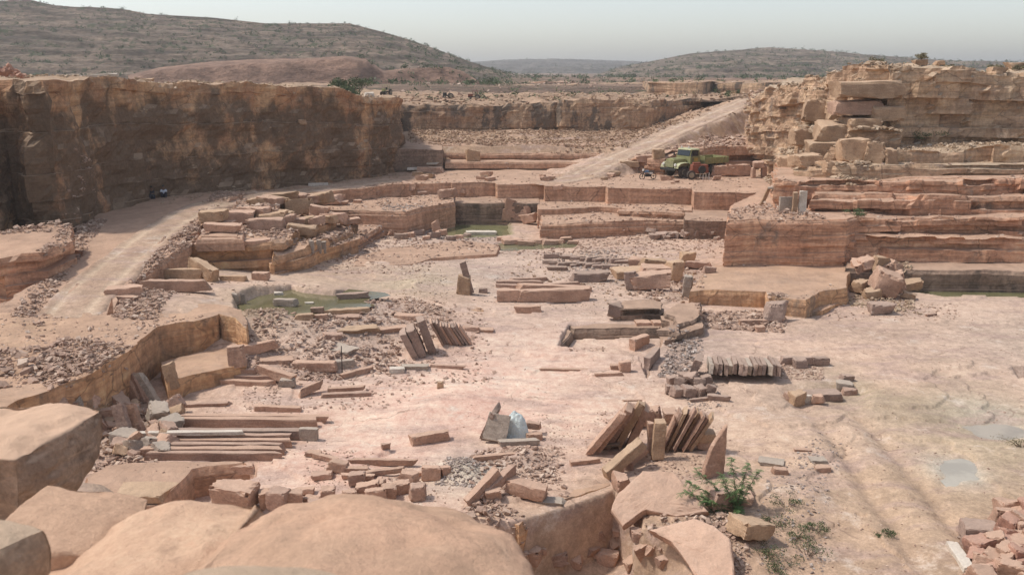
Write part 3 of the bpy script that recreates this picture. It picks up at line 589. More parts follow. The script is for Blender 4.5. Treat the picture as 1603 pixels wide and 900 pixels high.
_a, _b = Vector(rampA), Vector(rampB); road([_a + (_a - _b) * .18 + Vector((0, 0, 1.1)), _a, _a.lerp(_b, .5), _b, _b + (_b - _a) * .25 - Vector((0, 0, 1.4))], 3.9)

# ------------------------------------------------ water
def water(name, poly, z, c, ex=1.12):
    m, t, b = mat(name + '_water'); b.inputs['Roughness'].default_value = .12; b.inputs['Specular IOR Level'].default_value = .5
    g = t.nodes.new('ShaderNodeNewGeometry'); p = g.outputs['Position']
    cc = mix(t, ramp(t, noise(t, p, .5, 5), .4, .6), c, tuple(v * 1.3 for v in c)); t.links.new(cc, b.inputs['Base Color'])
    bump(t, b, noise(t, p, 3, 3), .08, .05)
    bm = bmesh.new(); cxm = sum(p_[0] for p_ in poly) / len(poly); cym = sum(p_[1] for p_ in poly) / len(poly)
    bm.faces.new([bm.verts.new((cxm + (p_[0] - cxm) * ex, cym + (p_[1] - cym) * ex, z)) for p_ in poly]); me = bpy.data.meshes.new(name); bm.to_mesh(me)
    tag(link('water', me, m), kind='structure')
water('puddle', puddle1, -.12, (.34, .30, .24), 1.6); water('puddle_far', puddle2, -.2, (.30, .25, .19), 1.5); water('pond', pond1, 1.2, (.125, .11, .055)); water('pond_back', pond2, -.16, (.17, .16, .08)); water('pond_mid', pond3, -.13, (.15, .14, .08)); water('pond_side', pond4, -.1, (.13, .12, .06))
# ------------------------------------------------ haze
def haze():
    bm = bmesh.new(); bmesh.ops.create_cube(bm, size=1)
    for v in bm.verts:
        v.co = Vector((v.co.x * 9000, v.co.y * 6000 + 2500, 58 if v.co.z > 0 else -4.))
    me = bpy.data.meshes.new('haze'); bm.to_mesh(me); m = bpy.data.materials.new('haze'); m.use_nodes = True; t = m.node_tree
    t.nodes.remove(t.nodes['Principled BSDF']); pv = t.nodes.new('ShaderNodeVolumePrincipled'); pv.inputs['Color'].default_value = (.90, .885, .87, 1)
    pv.inputs['Density'].default_value = HAZE; pv.inputs['Anisotropy'].default_value = .3
    t.links.new(pv.outputs[0], t.nodes['Material Output'].inputs['Volume'])
    tag(link('haze', me, m), 'thin pale dusty haze in the air over the quarry', 'haze', kind='stuff')
HAZE = .00042
#OBJECTS_BELOW
# ------------------------------------------------ loose stone
HIDE_DEPS = None
def refresh():
    global DEPS
    bpy.context.view_layer.update(); DEPS = bpy.context.evaluated_depsgraph_get()
refresh()
def hit(px, py):
    ok, l, n, i, o, m = S.ray_cast(DEPS, Vector((0, 0, CH)), ray(px, py).normalized(), distance=3000)
    return l if ok else Vector(P(px, py, 0))
def down(x, y, z0=40):
    ok, l, n, i, o, m = S.ray_cast(DEPS, Vector((x, y, z0)), Vector((0, 0, -1)))
    return l.z if ok else 0.
def mpp(l):                              # metres per photo pixel at a point
    return (l.y * cp + (CH - l.z) * sp) / F
def unitbox(n):
    bm = bmesh.new(); bmesh.ops.create_cube(bm, size=2); bmesh.ops.subdivide_edges(bm, edges=bm.edges[:], cuts=n, use_grid_fill=True)
    bm.verts.ensure_lookup_table(); V = np.array([v.co[:] for v in bm.verts]); Fc = [[v.index for v in f.verts] for f in bm.faces]; bm.free(); return V, Fc
UB = {n: unitbox(n) for n in (2, 4, 7, 8, 16)}
def blockverts(w, d, h, seed, rough=.1, n=4, flat=False):
    r = np.random.default_rng(seed); V, Fc = UB[n]; V = V.copy()
    s = V / 1.0
    cj = r.uniform(-1, 1, (8, 3)) * rough * 1.6
    wts = np.stack([((1 + a * s[:, 0]) * (1 + b * s[:, 1]) * (1 + c * s[:, 2])) / 8 for a in (-1, 1) for b in (-1, 1) for c in (-1, 1)], 1)
    off = wts @ cj
    if flat: off[:, 2] *= .3
    m = (np.abs(s) > .99).sum(1)
    size = np.array([w, d, h]) / 2; mn = min(w, d, h)
    ch = (r.uniform(.0, 1., len(V)) ** 2) * (m >= 2) * .05 + (m >= 3) * r.uniform(0, .16, len(V))
    P_ = (V + off) * size
    P_ -= np.sign(s) * (np.abs(s) > .99) * ch[:, None] * mn * (1 + rough * 4)
    q = P_ / (mn * 2.2) + seed * 3.1
    dn = np.stack([fbm(q[:, 0], q[:, 1], q[:, 2], 3 + k, 3) for k in range(3)], 1)
    P_ += dn * mn * (.07 + rough * .55)
    q = P_ / (mn * .6) + seed; P_ += np.stack([fbm(q[:, 0], q[:, 1], q[:, 2], 23 + k, 2) for k in range(3)], 1) * mn * .05
    if flat: # slab edges broken
        q = P_ / (max(w, d) * .25) + seed; P_[:, :2] += np.stack([fbm(q[:, 0], q[:, 1], 0, 9, 3), fbm(q[:, 0], q[:, 1], 0, 12, 3)], 1) * min(w, d) * .10
    return P_, Fc
SEED = [1000]
def stone_mesh(name, w, d, h, rough=.1, n=4, flat=False):
    SEED[0] += 1; V, Fc = blockverts(w, d, h, SEED[0], rough, n, flat)
    me = bpy.data.meshes.new(name); me.from_pydata(V.tolist(), [], Fc); me.update(); return me, V
def settle(o, V, x, y, z, sink=.02):
    Rm = np.array(o.rotation_euler.to_matrix()); W_ = V @ Rm.T
    o.location = (x, y, z - W_[:, 2].min() - sink)
def St(px, py, w, d, h, rz=0, rx=0, ry=0, m='stone', label='', name='stone_block', cat='stone block', group=None, lift=0, rough=.1, n=4, flat=False, back_=True, metres=False, sink=.03):
    l = hit(px, py); k = 1 if metres else mpp(l)
    w, d, h = w * k, d * k, h * k
    rough = rough * 1.25 + .012
    n = (16 if max(w, d, h) > 5 * min(w, d, h) and l.y < 60 else 7) if n == 4 else n
    me, V = stone_mesh(name, w, d, h, rough, n, flat); o = link(name, me, M[m]); o.rotation_euler = (R(rx), R(ry), R(rz))
    y = l.y + (d * .5 if back_ else 0); x = l.x * (y / l.y); z = l.z + lift * k
    settle(o, V, x, y, z, sink); tag(o, label, cat, group); return o
ORD = ['leftmost', 'second', 'third', 'fourth', 'fifth', 'sixth', 'seventh', 'eighth', 'ninth', 'tenth', 'eleventh', 'twelfth', 'thirteenth', 'fourteenth', 'fifteenth', 'sixteenth']
def ordn(i, n):
    if i == 0: return 'leftmost'
    if i == n - 1: return 'rightmost'
    return ORD[i] + ' from the left'

# big pale slabs lying on the flat floor
St(673,694,62,15,15,22,0,0,'stone','single long pinkish block lying alone on the bare pale floor','stone_block','block',rough=.05)
St(605,704,14,10,9,20,m='rubble',label='small dark rock alone on the pale floor above the brick pile',name='rock',cat='rock',rough=.2)
St(689,608,10,9,10,10,m='tanstone',label='small upright tan rock alone in the middle of the floor',name='rock',cat='rock',rough=.2)
St(487,619,34,12,10,38,0,-12,'stone','wedge shaped stone on the floor left of the two thin bars',rough=.2)
St(542,622,72,10,7,8,m='rubble',label='lower of two long thin bars on the floor, ragged end',name='stone_bar',cat='stone bar',rough=.06,group='two thin bars')
St(543,615,56,9,6,10,m='stone',label='upper shorter of two long thin bars on the floor',name='stone_bar',cat='stone bar',lift=3,rough=.05,group='two thin bars')
St(436,645,68,10,9,-5,m='stone',label='long low bar just behind the wide slab stack',name='stone_bar',cat='stone bar',rough=.06)
# wide stack of long slabs at left
gs = 'long slabs of the wide stack'
St(392,663,238,12,13,-1,m='stone',label='rearmost long slab of the wide stack, sticking out at the right',name='stone_slab',cat='slab',group=gs,rough=.03,n=8)
St(385,672,224,12,17,-1,m='stone',label='second long slab from the back of the wide stack',name='stone_slab',cat='slab',group=gs,rough=.03,n=8)
St(375,689,215,16,16,0,m='grey',label='greyish middle slab of the wide stack',name='stone_slab',cat='slab',group=gs,rough=.03,n=8)
St(484,690,28,9,20,-3,m='slate',label='upright grey slab closing the right end of the wide stack',name='stone_slab',cat='slab',group=gs,rough=.03)
for i in range(5):
    St(340 - i * 1.5,698 + i * 6,232 - i * 6,11,15,-.6,m='stone' if i % 2 else 'rubble',label=['upper thin slab in the front tier of the wide stack','second thin slab in the front tier of the wide stack','middle thin slab in the front tier of the wide stack','fourth thin slab in the front tier of the wide stack','lowest front slab of the wide stack with a broken right end'][i],name='stone_slab',cat='slab',group=gs,rough=.035,n=8,lift=4-i)
St(302,698,160,9,6,2,m='pale',label='narrow pale bar lying on top of the wide stack at left',name='stone_bar',cat='stone bar',group=None,rough=.03,lift=18,n=8)
St(312,637,92,9,6,7,m='rubble',label='thin curved bar behind the left end of the wide stack',name='stone_bar',cat='stone bar',rough=.08)
# bars near the left bench corner
for q in [(382,604,90,10,9,-8,'long bar in front of the left bench corner, lowest of three','stone'),(400,596,80,9,8,-4,'middle bar of three in front of the left bench corner','rubble'),(378,586,50,9,8,-2,'upper pale bar of three in front of the left bench corner','stone')]:
    St(*q[:5],q[5],m=q[7],label=q[6],name='stone_bar',cat='stone bar',rough=.07,group='bars by the left bench corner')
St(449,606,22,12,11,5,m='slate',label='rounded grey stone at the right end of the three bars',name='rock',cat='rock',rough=.15)
St(430,598,70,14,16,-24,m='stone',label='tilted block behind the three bars',rough=.1,ry=8)
St(435,571,56,26,7,8,m='stone',label='flat flagstone behind the tilted block',name='flagstone',cat='flagstone',rough=.12,flat=True)
St(405,556,60,14,16,22,m='stone',label='thick block leaning on rubble right of the bench corner',rough=.1,ry=-6)
St(495,582,66,18,15,-3,m='stone',label='long straight block left of the thin iron rod',rough=.05)
St(540,577,30,14,12,28,m='slate',label='short grey block touching the right end of the long straight block',rough=.08)
St(560,588,58,9,9,42,ry=0,m='stone',label='narrow bar lying diagonally right of the iron rod',name='stone_bar',cat='stone bar',rough=.06)
St(538,556,40,26,6,-30,rx=12,m='slate',label='grey flat slab tilted on the rubble above the iron rod',name='flagstone',cat='flagstone',rough=.12,flat=True)
St(622,585,24,14,8,2,m='pale',label='small pale slab with square edges below the leaning slabs',name='flagstone',cat='flagstone',rough=.06)
St(652,580,40,16,7,0,m='slate',label='light grey flagstone below the leaning slabs',name='flagstone',cat='flagstone',rough=.1,flat=True)
St(700,577,56,7,6,-10,m='rubble',label='thin dark bar lying right of the light grey flagstone',name='stone_bar',cat='stone bar',rough=.08)
St(753,520,40,16,4,0,m='stone',label='square flat slab right of the thin leaning slabs',name='flagstone',cat='flagstone',rough=.04)
St(737,519,26,9,7,-8,m='rubble',label='small broken block beside the square flat slab',rough=.15)
St(520,557-25,28,16,9,10,m='rubble',label='brown flagstone among rubble behind the tilted grey slab',name='flagstone',cat='flagstone',rough=.15,flat=True)
St(565,523,60,26,8,15,m='tanstone',label='tan broken flagstone on the rubble left of the leaning slabs',name='flagstone',cat='flagstone',rough=.15,flat=True)
St(610,522,58,22,7,22,m='stone',label='long broken flagstone behind the thick leaning slabs',name='flagstone',cat='flagstone',rough=.15,flat=True)
St(640,502,40,18,8,-15,m='stone',label='upper flagstone on the rubble behind the thick leaning slabs',name='flagstone',cat='flagstone',rough=.15,flat=True)
St(545,501,44,24,5,0,m='rubble',label='small dark flagstone at the edge of the green pond rubble',name='flagstone',cat='flagstone',rough=.15,flat=True)
# leaning slabs group
l0 = hit(650, 562); k0 = mpp(l0)
for i, (a, b, w, h) in enumerate([(640,563,11,44),(653,561,14,50),(668,556,12,54)]):
    St(a,b,w,34,h,8,0,-24+i*3,'grey',f'{["leftmost","middle","rightmost"][i]} of three thick slabs leaning left',name='leaning_slab',cat='slab',group='thick leaning slabs',rough=.06)
for i in range(10):
    St(684+i*4.8,542-abs(i-5)*.3,3.6,22,40-i*.6,6,0,-27-i*.6,'grey' if i%3 else 'stone',f'thin slab leaning in the row of ten, {ordn(i,10)}',name='leaning_slab',cat='slab',group='thin leaning slabs in a row',rough=.05)
# iron rod
bm = bmesh.new(); bmesh.ops.create_cone(bm, segments=8, radius1=.025, radius2=.022, depth=1.35, cap_ends=True); me = bpy.data.meshes.new('iron_rod'); bm.to_mesh(me)
M['iron'] = plain('rusty_iron', (.06, .045, .04), .7)
o = link('iron_rod', me, M['iron']); l = hit(536, 584); o.location = (l.x, l.y, l.z + .64); o.rotation_euler = (R(2), R(1), 0); tag(o, 'thin dark iron rod standing upright in the floor', 'rod')
# slabs and tarp in the middle front
St(768,690,7,44,50,-15,0,24,'grey','thin slab standing on edge left of the white plastic sheet','leaning_slab','slab',rough=.06)
St(778,692,34,10,44,-10,-24,12,'slate','broad pale slab leaning beside the white plastic sheet','leaning_slab','slab',rough=.06)
St(812,697,60,12,8,6,m='slate',label='flat grey slab under the white plastic sheet',name='stone_slab',cat='slab',rough=.05)
St(836,690,26,12,11,8,m='stone',label='lower brown block right of the white plastic sheet',rough=.08)
St(836,680,22,12,10,-14,m='rubble',label='upper brown block right of the white plastic sheet',rough=.1,lift=8)
def tarp():
    l = hit(806, 690); k = mpp(l); n = 34
    a, b = np.meshgrid(np.linspace(-1, 1, n), np.linspace(-1, 1, n)); r = np.hypot(a, b)
    th = np.arctan2(b, a); rr = r * (1 + .12 * np.sin(3 * th + 1)) 
    X = a * 24 * k * (1 + .1 * fbm(a * 2, b * 2, 0, 2)); Y = b * 14 * k; Z = (38 * k) * np.clip(1 - rr ** 2.2, 0, 1) ** .6 * (1 + .25 * fbm(a * 3, b * 3, 0, 5)) + .05 * fbm(a * 6, b * 6, 0, 8) + .02
    me = gridmesh('plastic_sheet', X + l.x, Y + l.y + .4, Z + l.z); m, t, bb = mat('white_plastic'); bb.inputs['Base Color'].default_value = (.62, .68, .66, 1); bb.inputs['Roughness'].default_value = .45
    g = t.nodes.new('ShaderNodeNewGeometry'); bump(t, bb, noise(t, g.outputs['Position'], 6, 6), .8, .1)
    o = link('plastic_sheet', me, m, smooth=True); tag(o, 'crumpled white plastic sheet draped over stones in the middle foreground', 'plastic sheet')
tarp()
St(782,718,86,8,7,12,m='stone',label='long pale bar lying in front of the gravel heap',name='stone_bar',cat='stone bar',rough=.05)
St(756,783,78,12,15,48,0,-24,m='stone',label='thick long slab propped diagonally, left of its pair',name='leaning_slab',cat='slab',rough=.07,group='pair of propped slabs')
St(776,778,76,13,15,44,0,-20,m='rubble',label='thick long slab propped diagonally, right of its pair',name='leaning_slab',cat='slab',rough=.07,group='pair of propped slabs')
St(772,786,26,16,18,15,m='stone',label='square block under the two propped slabs',rough=.1)
St(825,784,66,26,22,-20,0,6,m='stone',label='thick tan slab lying tilted above the lower pit edge',name='stone_slab',cat='slab',rough=.06)
St(860,790,46,22,5,-8,m='slate',label='thin grey slab at the very edge of the lower pit',name='flagstone',cat='flagstone',rough=.08,flat=True)
St(916,727,46,8,8,16,m='stone',label='short bar left of the big pile of leaning slabs',name='stone_bar',cat='stone bar',rough=.06)
# brick like pile bottom centre
bl = [(559,763,27,20,20,0,'cube block on top of the pile'),(530,742,28,20,16,-5,'upper left block'),(505,752,34,18,9,0,'flat block at the lower left'),(575,776,36,22,16,10,'wide block in the middle'),(590,797,30,22,28,8,'large square block facing out at the front'),(529,804,28,20,26,-4,'pale topped block at the front left'),
 (610,784,24,20,22,12,'block right of centre'),(596,771,16,18,18,-10,'pale small block in the centre'),(640,762,26,22,20,-15,'rear right block'),(654,785,26,22,26,8,'rightmost front block'),(628,774,26,18,18,20,'tilted block near the right'),(676,753,28,20,20,4,'separate block at the far right'),(697,745,16,14,14,25,'small block at the far right end'),
 (513,784,22,18,18,10,'block left of the pale topped one'),(488,790,24,16,12,-15,'low grey block'),(462,796,26,20,26,10,'pale grey tilted block'),(436,801,30,24,30,-5,'large block at the left'),(418,798,20,20,30,12,'block against the boulder at left'),(497,803,26,18,18,20,'wedge block at the bottom'),(560,801,24,18,14,-12,'flat piece between two front blocks'),(478,776,30,16,10,5,'flat rear block'),(548,784,20,16,14,15,'small block behind the front row')]
for a, b, w, d, h, rz, lb in bl: St(a,b,w,d,h,rz,random.uniform(-8,8),random.uniform(-8,8),random.choice(['stone','stone','rubble']),lb+' of the brick like heap','cut_block','block','cut blocks of the brick like heap',rough=.09)
for q in [(601,730,100,9,9,-2,'long bar across the back of the brick like heap'),(600,745,62,8,8,16,'bar slanting behind the brick like heap'),(548,741,66,9,8,-4,'bar beside the left part of the brick like heap'),(510,722,50,7,7,-26,'thin bar sloping down at the back left of the heap'),(640,750,70,8,6,24,'thin bar rising between blocks of the heap'),(492,716,26,12,7,-6,'small flat stone at the back left of the heap'),(560,752,50,10,7,-4,'short bar below the long one in the heap')]:
    St(*q[:5],q[5],0,0,'stone',q[6],'stone_bar','stone bar','bars around the brick like heap',rough=.07,lift=2)
# pile of leaning slabs
St(955,706,44,60,6,-22,0,-14,'slate','flat grey panel at the left of the big leaning pile','stone_slab','slab',rough=.05)
gl = 'slabs of the big leaning pile'
def lean(px, py, th, dep, L, ang, m, lb, rz=0, rx=0):      # ang>0 leans right
    return St(px,py,th,dep,L,rz,rx,ang,m,lb,'leaning_slab','slab',gl,rough=.05)
for i, (a, b, th, dp, L, an) in enumerate([(948,716,10,30,88,36),(960,712,12,30,84,34),(970,706,13,30,80,30),(985,706,12,30,78,26),(998,704,12,28,72,20)]):
    lean(a,b,th,dp,L,an,['stone','stone','rubble','tanstone','stone'][i],f'thick slab leaning right in the left half of the big pile, {ordn(i,5)}',-12)
St(976,742,84,16,17,38,0,-22,'tanstone','thick squared beam lying diagonally in front of the big pile','leaning_slab','slab',rough=.04)
St(994,728,50,12,14,42,0,-18,'stone','shorter beam right of the thick squared beam','leaning_slab','slab',rough=.06)
St(968,745,17,12,16,8,m='stone',label='small upright block under the thick squared beam')
St(985,737,14,12,14,-8,m='rubble',label='small block between beam and big pile')
St(1030,720,18,12,62,0,-8,2,'tanstone','upright slab with square end in the middle of the big pile','leaning_slab','slab',rough=.05)
St(1018,712,10,18,50,0,-6,-3,'stone','narrow upright slab left of the square ended one','leaning_slab','slab',rough=.05)
for i in range(9):
    lean(1044+i*6.5,707+(-1 if i%2 else 1)*1.2,4.6,24+(i*7%9),62+(i*5%11)-abs(i-4),20+i*1.1,['stone','rubble','tanstone'][i%3],f'thin slab fanned out in the right half of the big pile, {ordn(i,9)}',-10)
for i,(a,b) in enumerate([(1010,668),(1024,664),(1000,672),(1050,666)]):
    St(a,b,22,20,22,random.uniform(-25,25),10,-10,'stone',f'block at the back of the big leaning pile, {ordn(i,4)}',rough=.12)
St(1102,705,26,22,14,0,m='stone',label='lower of two stacked square blocks right of the big pile',rough=.07)
St(1102,705,28,22,14,5,m='tanstone',label='upper of two stacked square blocks right of the big pile',rough=.07,lift=13)
St(1113,694,14,14,12,30,m='rubble',label='small chunk behind the two stacked square blocks',rough=.15)
# big broken slabs bottom
def polyslab(name, pts, thick, m, label, cat, flatten=True):
    """pts: three dimensional top outline; extruded down its normal"""
    bm = bmesh.new(); P3 = [Vector(p) for p in pts]; nrm = Vector((0, 0, 0))
    for i in range(len(P3)): nrm += P3[i].cross(P3[(i + 1) % len(P3)])
    nrm.normalize(); nrm = nrm if nrm.z > 0 else -nrm
    A_ = np.array([[p.x, p.y, 1] for p in P3]); cf = np.linalg.lstsq(A_, np.array([p.z for p in P3]), rcond=None)[0]
    if flatten: P3 = [Vector((p.x, p.y, cf[0] * p.x + cf[1] * p.y + cf[2])) for p in P3]
    ring = []
    for i in range(len(P3)):
        a, b = P3[i], P3[(i + 1) % len(P3)]; k = max(2, int((b - a).length / .18))
        for j in range(k):
            p = a.lerp(b, j / k); e = .035; ring.append(p + Vector((float(vn(p.x * 4, p.y * 4, p.z * 4, 1)), float(vn(p.x * 4, p.y * 4, p.z * 4, 2)), 0)) * e)
    c = sum(ring, Vector()) / len(ring)
    layers = []
    for q, s in ((0, .965), (.03, 1.), (thick * .5, 1.01), (thick, .97)):
        layers.append([bm.verts.new(c + (p - c) * s - nrm * q + Vector((float(vn(p.x * 3, p.y * 3, q * 5, 7)), float(vn(p.x * 3, p.y * 3, q * 5, 8)), 0)) * .025) for p in ring])
    n = len(ring)
    for A, B in zip(layers, layers[1:]):
        for i in range(n): bm.faces.new([A[i], A[(i + 1) % n], B[(i + 1) % n], B[i]])
    prev = layers[0]
    for s in (.86, .74, .62, .5, .38, .26, .14):
        inner = [bm.verts.new(c + (p - c) * s + nrm * .10 * float(fbm((c.x + (p.x - c.x) * s) * 1.6, (c.y + (p.y - c.y) * s) * 1.6, 0, 4))) for p in ring]
        for i in range(n): bm.faces.new([prev[i], prev[(i + 1) % n], inner[(i + 1) % n], inner[i]])
        prev = inner
    cv = bm.verts.new(c)
    for i in range(n): bm.faces.new([inner[i], inner[(i + 1) % n], cv])
    bm.faces.new(layers[-1]); bmesh.ops.recalc_face_normals(bm, faces=bm.faces)
    me = bpy.data.meshes.new(name); bm.to_mesh(me); bm.free(); o = link(name, me, M[m]); tag(o, label, cat); return o
polyslab('stone_slab', [P(955,797,.3),P(968,765,.7),P(1006,735,1.),P(1030,737,1.),P(1052,741,.95),P(1085,768,.8),P(1110,797,.55),P(1058,810,.3),P(1010,803,.25),P(975,822,.1)], .28, 'stone', 'big broken tan slab tilted towards the camera above the scree', 'slab')
polyslab('stone_slab', [P(1016,822,.55),P(1050,814,.75),P(1085,810,.85),P(1118,824,.85),P(1140,842,.8),P(1147,875,.6),P(1152,930,.3),P(1100,925,.0),P(1072,880,.2),P(1050,855,.25)], .3, 'stone', 'big smooth tan slab below the broken one, at the bottom edge', 'slab')
polyslab('stone_slab', [D(1098,27.6,-.3),D(1104,27.7,.5),D(1116,27.9,1.2),D(1140,28.0,1.9),D(1138,28.05,1.1),D(1134,28.1,-.3)], .16, 'stone', 'pointed fin of stone standing upright behind the green bush', 'slab', False)
St(1154,792,46,36,10,-14,6,-8,'stone','purple grey slab right of the green bush','stone_slab','slab',rough=.1)
St(1172,850,58,44,26,22,-8,14,'tanstone','broad slab below the bush at the right of the scree','stone_slab','slab',rough=.12)
St(1125,800,40,30,26,30,0,10,'rubble','dark block under the green bush',rough=.15)
St(973,772,22,18,28,10,10,0,'stone','small block wedged at the left edge of the big broken slab',rough=.15)
# scree blocks in the lower pit
for i,(a,b,w,h,rz) in enumerate([(965,870,32,24,20),(1000,850,26,20,-15),(1005,888,18,34,5),(935,850,18,14,10),(985,895,22,18,30),(950,886,28,18,-20),(1020,870,20,16,12),(925,875,24,18,40),(900,893,24,16,-10),(1040,893,22,20,20),(970,840,24,12,-30),(870,893,30,20,12),(830,885,28,20,-25),(800,880,22,18,15),(780,868,24,18,-12),(770,855,18,14,30),(845,868,18,12,-8),(1000,828,30,14,12)]):
    St(a,b,w,w*.8,h,rz,random.uniform(-20,20),random.uniform(-20,20),'rubble' if i%2 else 'stone','broken angular rock in the scree below the big tilted slabs','rock','rock','angular rocks of the scree',rough=.22)
# row of thin slabs right centre
gr = 'slabs laid side by side in the long row'
St(1088,596,12,44,34,-18,0,16,'grey','upright slab closing the left end of the long slab row','leaning_slab','slab',rough=.06)
for i in range(15):
    St(1110+i*7.4,598+i*.15,6.6,84,15+(i*7%4),-10-(i%3),-9,4,'grey' if (i*5)%4 else 'slate',f'slab laid in the long row of fifteen, {ordn(i,15)}','stone_slab','slab',gr,rough=.05)
for q in [(1256,572,66,10,12,-2,'long dark block behind the right end of the slab row'),(1283,573,24,12,13,2,'square dark block at the far right of the slab row'),(1252,577,20,12,14,8,'dark block standing near the right end of the row'),(1234,571,18,12,10,-6,'small dark block just right of the slab row')]:
    St(*q[:5],q[5],0,0,'grey',q[6],rough=.1)
for i,(a,b,s) in enumerate([(1052,606,16),(1066,612,18),(1080,606,20),(1094,610,18),(1106,606,16),(1060,624,18),(1078,624,18),(1096,624,18),(1086,600,14),(1112,620,15),(1048,618,14),(1070,600,15)]):
    St(a,b,s,s,s*.9,random.uniform(-40,40),random.uniform(-15,15),random.uniform(-20,20),'grey',f'dark cubic block tumbled in the heap left of the slab row','cut_block','block','dark cubic blocks of the heap',rough=.1)
St(1098,628,40,7,5,14,m='grey',label='thin stick of stone below the dark cubic heap',name='stone_bar',cat='stone bar')
St(1126,628,28,12,8,-18,m='grey',label='dark flat piece right of the dark cubic heap',name='flagstone',cat='flagstone',rough=.2)
# right small group
St(1277,628,70,26,12,2,m='grey',label='thick flat grey slab over the muddy hollow at right',name='stone_slab',cat='slab',rough=.07)
for q in [(1248,637,24,20,'tilted tan rock in front of the flat grey slab','tanstone'),(1262,632,14,12,'small white stone in front of the flat grey slab','pale'),(1279,634,18,14,'brown rock with a point before the grey slab','stone'),(1320,613,28,12,'oval grey boulder on the right end of the grey slab','slate'),(1330,619,20,9,'flat rock under the oval grey boulder','rubble'),(1325,598,20,10,'square block behind the oval boulder','grey'),(1236,628,14,14,'dark rock at the left end of the grey slab','rubble')]:
    St(q[0],q[1],q[2],q[2]*.7,q[3],random.uniform(-20,20),0,0,q[5],q[4],'rock','rock',rough=.16,n=4)
for q in [(1208,730,38,24,6,-18,'grey slab lying on a small block, left of two at right','slate'),(1220,743,24,14,9,0,'brown block under the left grey slab','stone'),(1279,726,28,20,6,-4,'grey slab at right, above a brick','slate'),(1286,740,24,12,9,2,'brick under the right grey slab','stone'),(1256,707,26,10,4,-6,'small thin piece behind the two grey slabs','stone')]:
    St(*q[:5],q[5],0,0,q[7],q[6],'stone_slab','slab',rough=.08)
St(1378,494,32,26,18,10,m='grey',label='dark rough boulder alone on the floor by the right cliff',name='boulder',cat='boulder',rough=.2,n=4)
St(1456,495,20,5,4,24,m='rubble',label='thin stone stick on the right floor',name='stone_bar',cat='stone bar')
# tumbled blocks against the right wall
tb = [(1352,440,34,26,'left block high in the tumble'),(1345,462,30,20,'left low block'),(1372,452,36,24,'large pale block'),(1392,446,26,26,'upright block'),(1386,470,40,34,'biggest pointed block at the front'),(1404,462,22,30,'narrow leaning block'),(1418,458,36,14,'flat slab at the right'),(1362,470,24,16,'front left chunk'),(1340,450,20,20,'dark corner block'),(1376,434,28,22,'top block'),(1422,470,20,9,'small slab at the front right'),(1355,428,24,16,'topmost small block'),(1398,434,20,14,'small rear block')]
for a,b,w,h,lb in tb: St(a,b,w,w*.8,h,random.uniform(-40,40),random.uniform(-20,20),random.uniform(-25,25),random.choice(['tanstone','stone','stone']),lb+' of the tumble by the right wall','rock','rock','tumbled blocks by the right wall',rough=.15,lift=(3 if b<450 else 0))
# middle blocks
St(866,474,112,18,20,6,0,0,'stone','largest long squared block in the middle of the floor',rough=.03,n=8)
St(805,473,50,18,18,2,0,0,'stone','block behind the left end of the largest squared block',rough=.06)
St(866,458,110,14,9,6,0,3,'stone','long slab lying behind the largest squared block','stone_slab','slab',rough=.05,n=8)
for q in [(815,448,70,8,8,-4,'thin bar behind the long slab, left'),(828,441,60,8,6,8,'farther thin bar at left of the middle group'),(800,452,44,9,6,-8,'low bar at the left edge of the middle group'),(880,450,56,8,7,14,'bar slanting to the dark block')]:
    St(*q[:5],q[5],0,0,'rubble',q[6],'stone_bar','stone bar',rough=.08)
St(922,442,58,18,15,8,0,0,'grey','dark block right of the middle group',rough=.1)
St(827,491,42,14,11,-8,0,0,'stone','small squared block alone in front of the middle group',rough=.06)
St(731,461,9,9,52,0,0,-15,'grey','dark stone post leaning against an upright block','stone_post','post',rough=.03)
St(727,462,20,14,30,0,0,4,'tanstone','tan upright block propping the leaning dark post',rough=.12)
St(756,459,14,10,7,0,0,0,'grey','small dark block right of the leaning post',rough=.1)
for q in [(984,437,48,26,14,12,'flat topped slab behind the twin toned block','tanstone'),(1016,457,62,22,24,4,'large twin toned block at centre right','stone'),(988,456,20,24,26,-6,'dark squared end block left of the twin toned block','grey'),(1055,440,22,18,28,20,'leaning chunk right of the twin toned block','tanstone'),(1026,440,50,20,20,-6,'rear block behind the twin toned block','stone'),(1077,410,24,14,14,10,'rounded rock behind the cluster','tanstone'),(1092,422,42,12,11,-4,'long block behind the cluster','rubble'),(1022,425,40,14,16,10,'pale rear block of the cluster','tanstone'),(1000,422,26,14,16,-20,'upright rear chunk of the cluster','stone'),(1075,467,13,20,34,-12,'upright plate left of the grey bench','slate'),(1110,428,18,10,10,10,'small rear rock near the bench','rubble'),(1045,424,20,10,10,0,'small pale chunk at the rear of the cluster','pale')]:
    St(*q[:5],q[5],random.uniform(-6,6),random.uniform(-8,8),q[7],q[6],rough=.12)
St(965,502,18,14,26,0,0,10,'grey','dark pointed rock left of the small ruined ledge','rock','rock',rough=.25)
St(1006,510,24,18,6,0,0,0,'stone','left flat slab on the small ruined ledge','flagstone','flagstone',rough=.05)
St(1032,510,24,18,6,4,0,0,'stone','right flat slab on the small ruined ledge','flagstone','flagstone',rough=.05)
St(1178,510,42,10,9,-2,0,0,'stone','long block at the front of the rubble by the orange bench',rough=.06)
St(1189,520,14,12,9,0,0,0,'stone','small brick in front of the rubble by the orange bench',rough=.06)
St(1212,505,32,20,30,0,0,6,'grey','dark pyramid rock at the corner of the orange bench','rock','rock',rough=.3)
St(1000,550,12,44,18,-38,0,0,'stone','squared beam lying in the rectangular pit',rough=.05)
St(1020,580,10,60,20,-24,0,0,'grey','long dark block along the right edge of the rectangular pit',rough=.05,n=8)
